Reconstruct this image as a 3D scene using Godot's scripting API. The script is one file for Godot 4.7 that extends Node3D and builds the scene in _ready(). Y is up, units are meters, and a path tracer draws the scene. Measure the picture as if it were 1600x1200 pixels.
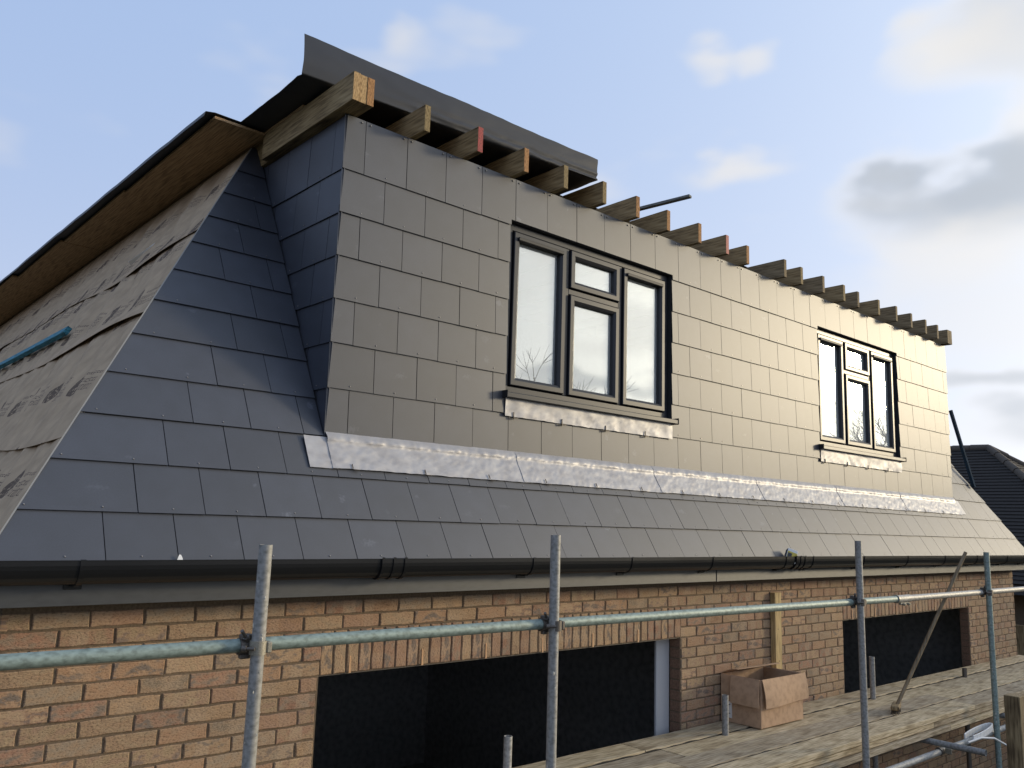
extends Node3D
# A brick bungalow with a slate mansard roof and a slate-hung dormer under construction, behind tube scaffolding.
# x runs along the front wall, y is up, z points out of the wall; metres. The dormer's lower corner is the origin.

const SUN_TURN := 25.0      # degrees from +x towards +z
const SUN_HEIGHT := 11.5
const GROUND := -3.5
const WALL := 0.21          # face of the brick wall
const DECK := -1.905        # top of the scaffold boards
const SLOPE_X := Vector3(1, 0, 0)
const SLOPE_Y := Vector3(0, 0.8660254, -0.5)
const SLOPE_Z := Vector3(0, 0.5, 0.8660254)

var rng := RandomNumberGenerator.new()
var sun_towards := Vector3.ZERO
var M := {}
var taken := {}

func _ready() -> void:
	rng.seed = 7
	camera_and_light()
	materials()
	setting()
	house()
	scaffold()
	loose_things()
	surroundings()

# ------------------------------------------------------------------ camera, sky, sun, exposure
func camera_and_light() -> void:
	var cam := Camera3D.new()
	cam.name = "camera"
	cam.position = Vector3(-2.3333, -0.4353, 4.2401)
	cam.rotation_degrees = Vector3(9.2499, -41.2736, 1.8932)
	cam.fov = 49.135
	cam.near = 0.05
	cam.far = 1500.0
	add_child(cam)
	cam.current = true
	var t := deg_to_rad(SUN_TURN)
	var h := deg_to_rad(SUN_HEIGHT)
	sun_towards = Vector3(cos(t) * cos(h), sin(h), sin(t) * cos(h))
	var sun := DirectionalLight3D.new()
	sun.name = "sun"
	sun.light_energy = 0.85
	sun.light_color = Color(1.0, 0.92, 0.77)
	sun.light_angular_distance = 8.0
	sun.shadow_enabled = true
	add_child(sun)
	sun.look_at_from_position(Vector3.ZERO, -sun_towards, Vector3.UP)
	var e := Environment.new()
	e.background_mode = Environment.BG_SKY
	e.tonemap_mode = Environment.TONE_MAPPER_LINEAR
	e.tonemap_exposure = 1.0
	e.sdfgi_enabled = true
	e.ssao_enabled = true
	e.ssil_enabled = true
	var sky := Sky.new()
	var pano := PanoramaSkyMaterial.new()
	pano.panorama = sky_picture()
	sky.sky_material = pano
	e.sky = sky
	var we := WorldEnvironment.new()
	we.name = "world"
	we.environment = e
	add_child(we)

func smooth(a: float, b: float, x: float) -> float:
	var t := clampf((x - a) / (b - a), 0.0, 1.0)
	return t * t * (3.0 - 2.0 * t)

func sky_picture() -> ImageTexture:
	var w := 2048
	var h := 1024
	var data := PackedFloat32Array()
	data.resize(w * h * 3)
	var fine := FastNoiseLite.new()
	fine.seed = 11
	fine.frequency = 0.035
	fine.fractal_octaves = 4
	var broad := FastNoiseLite.new()
	broad.seed = 5
	broad.frequency = 0.02
	broad.fractal_octaves = 4
	# cloud banks as the photograph shows them, then more of the same kind round the rest of the sky:
	# [azimuth from -z towards +x, elevation, half-width, half-height, thickness, greyness]
	var banks := [[71.2, 20.4, 5.6, 2.2, 1.2, 0.9], [66.0, 20.6, 2.4, 1.4, 0.5, 0.7], [73.0, 17.6, 6.0, 1.3, 0.8, 0.1], [71.0, 28.2, 3.6, 1.3, 1.2, 0.1], [69.0, 30.5, 1.8, 0.8, 0.8, 0.1],
		[75.0, 24.3, 2.0, 1.6, 1.1, 0.05], [75.5, 29.5, 4.0, 3.0, 0.8, 0.5], [54.6, 30.2, 1.6, 0.7, 0.75, 0.0], [57.6, 29.7, 1.2, 0.6, 0.7, 0.0], [55.6, 23.4, 2.6, 0.8, 0.85, 0.0],
		[33.0, 30.8, 1.4, 0.6, 0.45, 0.0], [71.5, 9.2, 6.0, 0.6, 0.7, 0.8], [72.0, 13.0, 9.0, 2.5, 0.5, 0.1], [74.0, 6.4, 3.5, 1.4, 0.7, 0.9], [70.0, 16.0, 5.0, 1.2, 0.55, 0.0],
		[95.0, 22.0, 9.0, 3.0, 1.1, 0.7], [133.0, 9.4, 9.0, 0.5, 0.9, 0.9], [126.0, 12.5, 5.0, 0.9, 0.6, 0.1], [130.0, 6.3, 14.0, 1.3, 0.8, 0.8], [150.0, 16.0, 9.0, 2.2, 0.5, 0.3], [118.0, 24.0, 8.0, 2.0, 0.8, 0.5], [175.0, 25.0, 14.0, 3.0, 0.7, 0.3],
		[215.0, 18.0, 12.0, 3.0, 0.8, 0.5], [250.0, 30.0, 10.0, 3.0, 0.6, 0.2], [290.0, 15.0, 14.0, 2.5, 0.6, 0.3], [330.0, 34.0, 9.0, 2.0, 0.4, 0.1], [20.0, 47.0, 10.0, 3.0, 0.5, 0.1],
		[90.0, 44.0, 12.0, 4.0, 0.8, 0.4], [140.0, 40.0, 10.0, 3.0, 0.6, 0.3], [200.0, 48.0, 12.0, 4.0, 0.6, 0.3]]
	for y in h:
		var up := (0.5 - (y + 0.5) / h) * PI
		if up < -0.03:
			for x in w:
				var k := (y * w + x) * 3
				data[k] = 0.16
				data[k + 1] = 0.15
				data[k + 2] = 0.13
			continue
		var el := rad_to_deg(up)
		var near_row := []
		for b in banks:
			if absf(el - b[1]) < b[3] * 2.4 + 2.0:
				near_row.append(b)
		for x in w:
			var az := (x + 0.5) / w * 360.0
			var a := deg_to_rad(az)
			var dir := Vector3(sin(a) * cos(up), sin(up), -cos(a) * cos(up))
			var off := rad_to_deg(acos(clampf(dir.dot(sun_towards), -1.0, 1.0)))
			# clear air: blue above, paler to the horizon, white and warm towards the sun
			var low := exp(-maxf(el, 0.0) / 13.0)
			var r := 0.31 + 0.42 * low
			var g := 0.46 + 0.31 * low
			var bl := 0.76 + 0.14 * low
			var wide := exp(-off / 34.0)
			r += 0.84 * wide
			g += 0.77 * wide
			bl += 0.58 * wide
			var close := exp(-off / 12.0)
			r += 4.8 * close
			g += 4.4 * close
			bl += 3.3 * close
			# clouds
			var n1 := fine.get_noise_3d(dir.x * 200.0, dir.y * 400.0, dir.z * 200.0)
			var n2 := broad.get_noise_3d(dir.x * 150.0, dir.y * 420.0, dir.z * 150.0)
			var thick := 0.0
			var grey := 0.0
			for b in near_row:
				var da := fposmod(az - b[0] + 180.0, 360.0) - 180.0
				if absf(da) > b[2] * 2.2 + 2.0:
					continue
				var q := Vector2((da + n2 * 3.0) / b[2], (el - b[1] + n1 * 1.5) / b[3]).length()
				var s := smooth(1.75, 0.1, q + n1 * 0.55 + n2 * 0.5) * float(b[4])
				thick += s
				grey += s * float(b[5])
			thick += 0.35 * smooth(0.12, 0.6, n2) * smooth(4.0, 22.0, el)
			if thick > 0.002:
				var gr := clampf(grey / maxf(thick, 0.01), 0.0, 1.0) * smooth(0.15, 0.9, thick)
				var cover := 1.0 - exp(-1.35 * thick)
				var sunny := 0.80 + 0.30 * wide + 1.6 * close
				var c := Vector3(sunny * 1.02, sunny * 0.99, sunny * 0.95).lerp(Vector3(0.40, 0.445, 0.50) * (0.92 + 0.25 * wide + 1.5 * close), gr * 0.95)
				r = lerpf(r, c.x, cover)
				g = lerpf(g, c.y, cover)
				bl = lerpf(bl, c.z, cover)
			var i := (y * w + x) * 3
			data[i] = r
			data[i + 1] = g
			data[i + 2] = bl
	return ImageTexture.create_from_image(Image.create_from_data(w, h, false, Image.FORMAT_RGBF, data.to_byte_array()))

# ------------------------------------------------------------------ helpers
func fresh() -> SurfaceTool:
	var st := SurfaceTool.new()
	st.begin(Mesh.PRIMITIVE_TRIANGLES)
	return st

func face(st: SurfaceTool, p: Array, inside: Vector3, uv := []) -> void:
	# a flat convex face, turned so that it looks away from the point inside
	var n: Vector3 = ((p[1] - p[0]) as Vector3).cross(p[2] - p[0])
	if n.length() < 1e-12 and p.size() > 3:
		n = ((p[2] - p[0]) as Vector3).cross(p[3] - p[0])
	if n.length() < 1e-14:
		return
	n = n.normalized()
	var mid := Vector3.ZERO
	for v in p:
		mid += v
	mid /= p.size()
	var flip := n.dot(mid - inside) < 0.0
	if flip:
		n = -n
	for i in range(1, p.size() - 1):
		var t := [0, i, i + 1] if flip else [0, i + 1, i]
		for k in t:
			st.set_normal(n)
			if uv.size():
				st.set_uv(uv[k])
			st.add_vertex(p[k])

func box(st: SurfaceTool, at: Vector3, size: Vector3, bevel := 0.0, turn := Basis()) -> void:
	var h := size * 0.5
	var b := minf(bevel, minf(h.x, minf(h.y, h.z)) * 0.9)
	for ax in 3:
		var u := (ax + 1) % 3
		var v := (ax + 2) % 3
		for s in [-1.0, 1.0]:
			var p := []
			for q in [[-1, -1], [1, -1], [1, 1], [-1, 1]]:
				var c := Vector3.ZERO
				c[ax] = s * h[ax]
				c[u] = q[0] * (h[u] - b)
				c[v] = q[1] * (h[v] - b)
				p.append(at + turn * c)
			face(st, p, at)
		if b > 0.0:
			for s in [-1.0, 1.0]:
				for r in [-1.0, 1.0]:
					var p2 := []
					for q in [[-1, 0], [1, 0], [1, 1], [-1, 1]]:
						var c := Vector3.ZERO
						c[ax] = q[0] * (h[ax] - b)
						c[u] = s * (h[u] - (b if q[1] else 0.0))
						c[v] = r * (h[v] - (0.0 if q[1] else b))
						p2.append(at + turn * c)
					face(st, p2, at)
	if b > 0.0:
		for sx in [-1.0, 1.0]:
			for sy in [-1.0, 1.0]:
				for sz in [-1.0, 1.0]:
					var c := Vector3(sx * h.x, sy * h.y, sz * h.z)
					face(st, [at + turn * (c - Vector3(sx * b, sy * b, 0)), at + turn * (c - Vector3(sx * b, 0, sz * b)), at + turn * (c - Vector3(0, sy * b, sz * b))], at)

func span(st: SurfaceTool, lo: Vector3, hi: Vector3, bevel := 0.0) -> void:
	box(st, (lo + hi) * 0.5, hi - lo, bevel)

func bar(st: SurfaceTool, a: Vector3, b: Vector3, wide: float, thick: float, up := Vector3.UP, bevel := 0.0) -> void:
	var y := (b - a).normalized()
	var x := y.cross(up).normalized()
	box(st, (a + b) * 0.5, Vector3(wide, a.distance_to(b), thick), bevel, Basis(x, y, x.cross(y)))

func around(a: Vector3, b: Vector3) -> Basis:
	var y := (b - a).normalized()
	var x := y.cross(Vector3.UP if absf(y.y) < 0.9 else Vector3.RIGHT).normalized()
	return Basis(x, y, x.cross(y))

func tube(st: SurfaceTool, a: Vector3, b: Vector3, r: float, r2 := -1.0, n := 18, hole := 0.0) -> void:
	if r2 < 0.0:
		r2 = r
	var f := around(a, b)
	for i in n:
		var c0 := cos(TAU * i / n)
		var s0 := sin(TAU * i / n)
		var c1 := cos(TAU * (i + 1) / n)
		var s1 := sin(TAU * (i + 1) / n)
		var d0 := f.x * c0 + f.z * s0
		var d1 := f.x * c1 + f.z * s1
		smooth_quad(st, a + d0 * r, a + d1 * r, b + d1 * r2, b + d0 * r2, d0, d1, d1, d0)
		if hole > 0.0:
			smooth_quad(st, a + d0 * hole, a + d1 * hole, b + d1 * hole, b + d0 * hole, -d0, -d1, -d1, -d0)
			face(st, [a + d0 * r, a + d1 * r, a + d1 * hole, a + d0 * hole], b)
			face(st, [b + d0 * r2, b + d1 * r2, b + d1 * hole, b + d0 * hole], a)
		else:
			face(st, [a, a + d0 * r, a + d1 * r], b)
			face(st, [b, b + d0 * r2, b + d1 * r2], a)

func smooth_quad(st: SurfaceTool, a: Vector3, b: Vector3, c: Vector3, d: Vector3, na: Vector3, nb: Vector3, nc: Vector3, nd: Vector3) -> void:
	var n := (b - a).cross(c - a)
	if n.length() < 1e-14:
		n = (c - a).cross(d - a)
	var t := [[a, na], [c, nc], [b, nb], [a, na], [d, nd], [c, nc]]
	if n.dot(na + nc) < 0.0:
		t = [[a, na], [b, nb], [c, nc], [a, na], [c, nc], [d, nd]]
	for v in t:
		st.set_normal(v[1])
		st.add_vertex(v[0])

func path_tube(st: SurfaceTool, pts: Array, r: float, n := 10) -> void:
	for i in pts.size() - 1:
		tube(st, pts[i], pts[i + 1], r, r, n)

func area(p: PackedVector2Array) -> float:
	var s := 0.0
	for i in p.size():
		s += p[i].cross(p[(i + 1) % p.size()])
	return s * 0.5

func slab(st: SurfaceTool, poly: PackedVector2Array, o: Vector3, f: Basis, height: Callable, thick: float) -> void:
	# a thin plate of any outline lying in the plane (f.x, f.y); its upper face is height(u, v) above that plane
	var p := poly.duplicate()
	if area(p) < 0.0:
		p.reverse()
	var idx := Geometry2D.triangulate_polygon(p)
	var top := []
	var low := []
	for q in p:
		var hh: float = height.call(q.x, q.y)
		top.append(o + f.x * q.x + f.y * q.y + f.z * hh)
		low.append(o + f.x * q.x + f.y * q.y + f.z * (hh - thick))
	for k in range(0, idx.size(), 3):
		var a := idx[k]
		var b := idx[k + 1]
		var c := idx[k + 2]
		if (p[b] - p[a]).cross(p[c] - p[a]) > 0.0:
			var s := b
			b = c
			c = s
		for j in [a, b, c]:
			st.set_normal(f.z)
			st.set_uv(p[j])
			st.add_vertex(top[j])
	for i in p.size():
		var j := (i + 1) % p.size()
		var d := p[j] - p[i]
		if d.length() < 1e-6:
			continue
		var n := (f.x * d.y - f.y * d.x).normalized()
		for v in [[top[i], p[i]], [top[j], p[j]], [low[j], p[j]], [top[i], p[i]], [low[j], p[j]], [low[i], p[i]]]:
			st.set_normal(n)
			st.set_uv(v[1])
			st.add_vertex(v[0])

func sheet(st: SurfaceTool, nu: int, nv: int, at: Callable, thick := 0.0) -> void:
	# a bent sheet: at(u, v) with u, v in 0..1 gives [point, uv]; with a thickness it gets a second face and edges
	var pts := []
	var uvs := []
	for j in nv + 1:
		for i in nu + 1:
			var r: Array = at.call(float(i) / nu, float(j) / nv)
			pts.append(r[0])
			uvs.append(r[1])
	var nor := []
	for j in nv + 1:
		for i in nu + 1:
			var du: Vector3 = pts[j * (nu + 1) + mini(i + 1, nu)] - pts[j * (nu + 1) + maxi(i - 1, 0)]
			var dv: Vector3 = pts[mini(j + 1, nv) * (nu + 1) + i] - pts[maxi(j - 1, 0) * (nu + 1) + i]
			nor.append(du.cross(dv).normalized())
	for j in nv:
		for i in nu:
			var a := j * (nu + 1) + i
			for q in [a, a + nu + 2, a + 1, a, a + nu + 1, a + nu + 2]:
				st.set_normal(nor[q])
				st.set_uv(uvs[q])
				st.add_vertex(pts[q])
			if thick > 0.0:
				for q in [a, a + 1, a + nu + 2, a, a + nu + 2, a + nu + 1]:
					st.set_normal(-nor[q])
					st.set_uv(uvs[q])
					st.add_vertex(pts[q] - nor[q] * thick)
	if thick > 0.0:
		var rim := []
		for i in nu:
			rim.append([i, i + 1])
			rim.append([nv * (nu + 1) + i + 1, nv * (nu + 1) + i])
		for j in nv:
			rim.append([(j + 1) * (nu + 1), j * (nu + 1)])
			rim.append([j * (nu + 1) + nu, (j + 1) * (nu + 1) + nu])
		for e in rim:
			var a: Vector3 = pts[e[0]]
			var b: Vector3 = pts[e[1]]
			var c: Vector3 = b - nor[e[1]] * thick
			var d: Vector3 = a - nor[e[0]] * thick
			var n := (b - a).cross(nor[e[0]]).normalized()
			for q in [[a, 0], [b, 1], [c, 1], [a, 0], [c, 1], [d, 0]]:
				st.set_normal(n)
				st.set_uv(uvs[e[q[1]]])
				st.add_vertex(q[0])

func numbered(called: String, parent: Node) -> String:
	var key := str(parent.get_instance_id()) + called
	var n: int = taken.get(key, 0)
	taken[key] = n + 1
	return called if n == 0 else "%s_%03d" % [called, n]

func put(called: String, mesh: Mesh, mat: Material, parent: Node = self) -> MeshInstance3D:
	var o := MeshInstance3D.new()
	o.name = numbered(called, parent)
	o.mesh = mesh
	o.material_override = mat
	parent.add_child(o, true)
	return o

func obj(called: String, st: SurfaceTool, mat: Material, parent: Node = self) -> MeshInstance3D:
	return put(called, st.commit(), mat, parent)

func tag(o: Node, label: String, category: String, group := "", kind := "") -> Node:
	o.set_meta("label", label)
	if category:
		o.set_meta("category", category)
	if group:
		o.set_meta("group", group)
	if kind:
		o.set_meta("kind", kind)
	return o

func thing(called: String, label: String, category: String, at := Vector3.ZERO, group := "") -> Node3D:
	var o := Node3D.new()
	o.name = numbered(called, self)
	add_child(o, true)
	o.position = at
	tag(o, label, category, group)
	return o

func rect(x0: float, y0: float, x1: float, y1: float) -> PackedVector2Array:
	return PackedVector2Array([Vector2(x0, y0), Vector2(x1, y0), Vector2(x1, y1), Vector2(x0, y1)])

# ------------------------------------------------------------------ materials
func lin(r: float, g: float, b: float) -> Color:
	return Color(r, g, b).linear_to_srgb()

func plain(r: float, g: float, b: float, rough := 0.8, metal := 0.0) -> StandardMaterial3D:
	var m := StandardMaterial3D.new()
	m.albedo_color = lin(r, g, b)
	m.roughness = rough
	m.metallic = metal
	return m

func noise_tex(sd: int, freq: float, octaves: int, lo: Color, hi: Color, mid := Color(-1, 0, 0), size := 512, kind := FastNoiseLite.TYPE_SIMPLEX_SMOOTH) -> NoiseTexture2D:
	var n := FastNoiseLite.new()
	n.seed = sd
	n.noise_type = kind
	n.frequency = freq
	n.fractal_octaves = octaves
	var t := NoiseTexture2D.new()
	t.width = size
	t.height = size
	t.seamless = true
	t.noise = n
	var g := Gradient.new()
	g.set_color(0, lo)
	g.set_color(1, hi)
	if mid.r >= 0.0:
		g.add_point(0.5, mid)
	t.color_ramp = g
	return t

func world_mapped(m: StandardMaterial3D, scale: Vector3) -> StandardMaterial3D:
	m.uv1_triplanar = true
	m.uv1_world_triplanar = true
	m.uv1_triplanar_sharpness = 6.0
	m.uv1_scale = scale
	return m

func wood(r: float, g: float, b: float, scale: Vector3, grain: Texture2D, stains: Texture2D, rough := 0.85) -> StandardMaterial3D:
	var m := plain(r, g, b, rough)
	m.albedo_texture = grain
	world_mapped(m, scale)
	m.heightmap_enabled = true
	m.heightmap_texture = grain
	m.heightmap_scale = 0.12
	if stains:
		m.detail_enabled = true
		m.detail_albedo = stains
		m.detail_blend_mode = BaseMaterial3D.BLEND_MODE_MUL
		m.detail_uv_layer = BaseMaterial3D.DETAIL_UV_2
		m.uv2_triplanar = true
		m.uv2_world_triplanar = true
		m.uv2_triplanar_sharpness = 6.0
		m.uv2_scale = Vector3(minf(scale.x, 0.9) * 0.8, minf(scale.y, 0.9) * 0.8, minf(scale.z, 0.9) * 0.8)
	return m

func materials() -> void:
	var grain := noise_tex(21, 0.02, 5, Color(0.55, 0.52, 0.48), Color(1, 1, 1), Color(0.86, 0.84, 0.80))
	var stains := noise_tex(22, 0.012, 5, Color(0.52, 0.48, 0.43), Color(1, 1, 1), Color(0.94, 0.93, 0.91))
	var mottle := noise_tex(23, 0.03, 5, Color(0.72, 0.72, 0.72), Color(1, 1, 1), Color(0.9, 0.9, 0.9))
	var speck := noise_tex(24, 0.09, 4, Color(0.3, 0.3, 0.3), Color(0.95, 0.95, 0.95))
	M.grain = grain
	M.mottle = mottle
	M.speck = speck
	# treated joists, green-brown; the grain runs along z
	M.joist = wood(0.46, 0.345, 0.185, Vector3(5, 5, 0.35), grain, stains)
	M.joist_dark = wood(0.36, 0.285, 0.175, Vector3(5, 5, 0.35), grain, stains)
	M.sawn = wood(0.62, 0.42, 0.21, Vector3(9, 3, 3), grain, null)
	M.sawn_orange = wood(0.52, 0.28, 0.12, Vector3(9, 3, 3), grain, null)
	M.sawn_grey = wood(0.34, 0.26, 0.13, Vector3(9, 3, 3), grain, null)
	M.red_paint = wood(0.42, 0.035, 0.03, Vector3(6, 6, 6), grain, null, 0.6)
	var weather := noise_tex(25, 0.010, 4, Color(0.70, 0.67, 0.62), Color(1, 1, 1), Color(0.95, 0.94, 0.92))
	M.board = []
	for k in 4:
		var c: Array = [[0.78, 0.67, 0.48], [0.68, 0.59, 0.44], [0.82, 0.70, 0.50], [0.60, 0.52, 0.40]][k]
		M.board.append(wood(c[0], c[1], c[2], Vector3(0.40, 9, 8), grain, weather))
		M.board[k].uv2_scale = Vector3(0.5, 1.6, 1.9)
		M.board[k].uv2_offset = Vector3(0.27 * k, 0, 0.4 * k)
	M.stud = wood(0.64, 0.49, 0.25, Vector3(6, 0.4, 6), grain, null)
	M.post = wood(0.40, 0.31, 0.18, Vector3(6, 0.4, 6), grain, stains)
	M.handle = wood(0.30, 0.235, 0.15, Vector3(4, 0.5, 4), grain, null, 0.6)
	M.blue_wood = wood(0.05, 0.27, 0.40, Vector3(5, 5, 0.5), grain, null)
	M.grey_wood = wood(0.20, 0.22, 0.23, Vector3(5, 5, 0.5), grain, null)
	M.blue_dark = wood(0.02, 0.055, 0.09, Vector3(5, 0.5, 5), grain, null)
	M.ply = wood(0.54, 0.36, 0.20, Vector3(7, 7, 0.3), grain, null)
	# slate: fibre cement, nearly black, with a satin coat
	M.slate = []
	var st_tex := slate_picture()
	for k in 3:
		var m := plain(1.0, 1.0, 1.0, 0.53)
		m.metallic_specular = 0.70
		var v: float = [0.95, 1.0, 1.06][k]
		m.albedo_color = Color(v * 0.90, v * 0.91, v * 0.95)
		m.albedo_texture = st_tex
		m.uv1_scale = Vector3(1.0 / 2.4, 1.0 / 2.4, 1)
		m.uv1_offset = Vector3(0.37 * k, 0.21 * k, 0)
		m.heightmap_enabled = true
		m.heightmap_texture = speck
		m.heightmap_scale = 0.008
		M.slate.append(m)
	M.underlay = plain(0.02, 0.021, 0.024, 0.8)
	M.rivet = plain(0.30, 0.28, 0.26, 0.4, 0.6)
	M.frame = plain(0.022, 0.024, 0.030, 0.40)
	M.frame.metallic_specular = 0.42
	M.gasket = plain(0.012, 0.012, 0.013, 0.6)
	M.pane = plain(0.90, 0.93, 0.92, 0.0, 0.46)
	M.pane.albedo_color.a = 0.04
	M.pane.transparency = BaseMaterial3D.TRANSPARENCY_ALPHA
	M.gutter = plain(0.010, 0.0105, 0.012, 0.24)
	M.gutter.metallic_specular = 0.45
	M.fascia = plain(0.032, 0.035, 0.038, 0.46)
	M.fascia.metallic_specular = 0.75
	M.fascia.albedo_texture = mottle
	world_mapped(M.fascia, Vector3(0.7, 2, 2))
	M.soffit = plain(0.05, 0.05, 0.05, 0.6)
	M.trim = plain(0.25, 0.25, 0.24, 0.5)
	M.lead = plain(0.44, 0.435, 0.44, 0.5, 0.15)
	M.lead.albedo_texture = noise_tex(31, 0.025, 5, Color(0.86, 0.85, 0.85), Color(1, 1, 1), Color(0.95, 0.945, 0.945), 512)
	world_mapped(M.lead, Vector3(0.5, 0.9, 0.9))
	M.lead.heightmap_enabled = true
	M.lead.heightmap_texture = mottle
	M.lead.heightmap_scale = 0.2
	M.rubber = plain(0.030, 0.032, 0.038, 0.55)
	M.rubber.metallic_specular = 0.5
	M.rubber.heightmap_enabled = true
	M.rubber.heightmap_texture = mottle
	M.rubber.heightmap_scale = 0.04
	world_mapped(M.rubber, Vector3(1.5, 1.5, 1.5))
	M.mortar = plain(0.175, 0.125, 0.08, 0.95)
	M.mortar.albedo_texture = mottle
	world_mapped(M.mortar, Vector3(4, 4, 4))
	M.dirt = plain(0.085, 0.07, 0.05, 1.0)
	M.dirt.albedo_texture = speck
	world_mapped(M.dirt, Vector3(6, 6, 6))
	M.block = plain(0.30, 0.30, 0.29, 0.95)
	M.block.albedo_texture = mottle
	world_mapped(M.block, Vector3(0.8, 0.8, 0.8))
	M.upvc = plain(0.42, 0.43, 0.45, 0.5)
	M.clay = plain(0.52, 0.30, 0.15, 0.6)
	M.jamb = plain(0.24, 0.14, 0.09, 0.95)
	M.jamb.albedo_texture = mottle
	world_mapped(M.jamb, Vector3(3, 3, 3))
	brick_material()
	M.felt = felt_material()
	# galvanised tube
	M.galv = galvanised(0.36, 0.355, 0.34, 41)
	M.galv_green = galvanised(0.29, 0.37, 0.345, 42)
	M.galv_bright = galvanised(0.48, 0.47, 0.445, 43)
	M.steel = plain(0.16, 0.14, 0.12, 0.5, 0.5)
	M.steel.albedo_texture = mottle
	world_mapped(M.steel, Vector3(9, 9, 9))
	M.steel_pale = plain(0.38, 0.35, 0.28, 0.5, 0.4)
	M.steel_pale.albedo_texture = mottle
	world_mapped(M.steel_pale, Vector3(9, 9, 9))
	M.card = plain(0.50, 0.33, 0.21, 0.9)
	M.card.albedo_texture = noise_tex(51, 0.02, 4, Color(0.86, 0.85, 0.84), Color(1, 1, 1), Color(0.96, 0.96, 0.95))
	world_mapped(M.card, Vector3(1.6, 1.6, 1.6))
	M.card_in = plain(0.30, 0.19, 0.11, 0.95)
	M.splash = plain(0.50, 0.47, 0.40, 0.95)
	M.white = plain(0.72, 0.71, 0.68, 0.6)
	M.tile = plain(0.030, 0.025, 0.021, 0.95)
	M.tile.albedo_texture = mottle
	world_mapped(M.tile, Vector3(0.9, 0.9, 0.9))
	M.tile_edge = plain(0.085, 0.07, 0.055, 0.95)
	M.bark = plain(0.06, 0.048, 0.036, 0.95)
	M.hedge = plain(0.035, 0.055, 0.025, 0.9)
	M.ground = plain(0.085, 0.080, 0.050, 0.95)
	M.ground.albedo_texture = noise_tex(61, 0.02, 6, Color(0.45, 0.42, 0.36), Color(1, 1, 1), Color(0.8, 0.8, 0.7))
	world_mapped(M.ground, Vector3(0.22, 0.22, 0.22))

func galvanised(r: float, g: float, b: float, sd: int) -> StandardMaterial3D:
	var m := plain(r, g, b, 0.58, 0.2)
	m.albedo_texture = noise_tex(sd, 0.03, 5, Color(0.66, 0.66, 0.65), Color(1, 1, 1), Color(0.88, 0.88, 0.875))
	world_mapped(m, Vector3(1.6, 2.6, 2.6))
	m.heightmap_enabled = true
	m.heightmap_texture = M.speck
	m.heightmap_scale = 0.05
	return m

func slate_picture() -> ImageTexture:
	# even slate grey with faint cloudy tone, fine grain and a few chalky hand and boot scuffs
	var n := 1024
	var im := Image.create_empty(n, n, false, Image.FORMAT_RGB8)
	var cloud := FastNoiseLite.new()
	cloud.seed = 3
	cloud.frequency = 0.012
	cloud.fractal_octaves = 4
	var grit := FastNoiseLite.new()
	grit.seed = 4
	grit.frequency = 0.25
	grit.fractal_octaves = 2
	var tear := FastNoiseLite.new()
	tear.seed = 9
	tear.frequency = 0.05
	tear.fractal_octaves = 4
	for y in n:
		for x in n:
			var v := 1.0 + 0.10 * cloud.get_noise_2d(x, y) + 0.10 * grit.get_noise_2d(x, y)
			im.set_pixel(x, y, Color(0.202 * v, 0.216 * v, 0.247 * v))
	var r := RandomNumberGenerator.new()
	r.seed = 12
	for k in 34:
		var cx := r.randi_range(30, n - 30)
		var cy := r.randi_range(30, n - 30)
		var rx := r.randf_range(4.0, 20.0)
		var ry := r.randf_range(4.0, 13.0)
		var most := r.randf_range(0.12, 0.5)
		for y in range(int(cy - ry * 1.6), int(cy + ry * 1.6)):
			for x in range(int(cx - rx * 1.6), int(cx + rx * 1.6)):
				var d := Vector2((x - cx) / rx, (y - cy) / ry).length()
				var s := smooth(1.2, 0.2, d + tear.get_noise_2d(x * 2.0, y * 2.0) * 1.1) * most
				if s > 0.01:
					im.set_pixel(x, y, im.get_pixel(x, y).lerp(Color(0.50, 0.51, 0.53), s))
	return ImageTexture.create_from_image(im)

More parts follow.
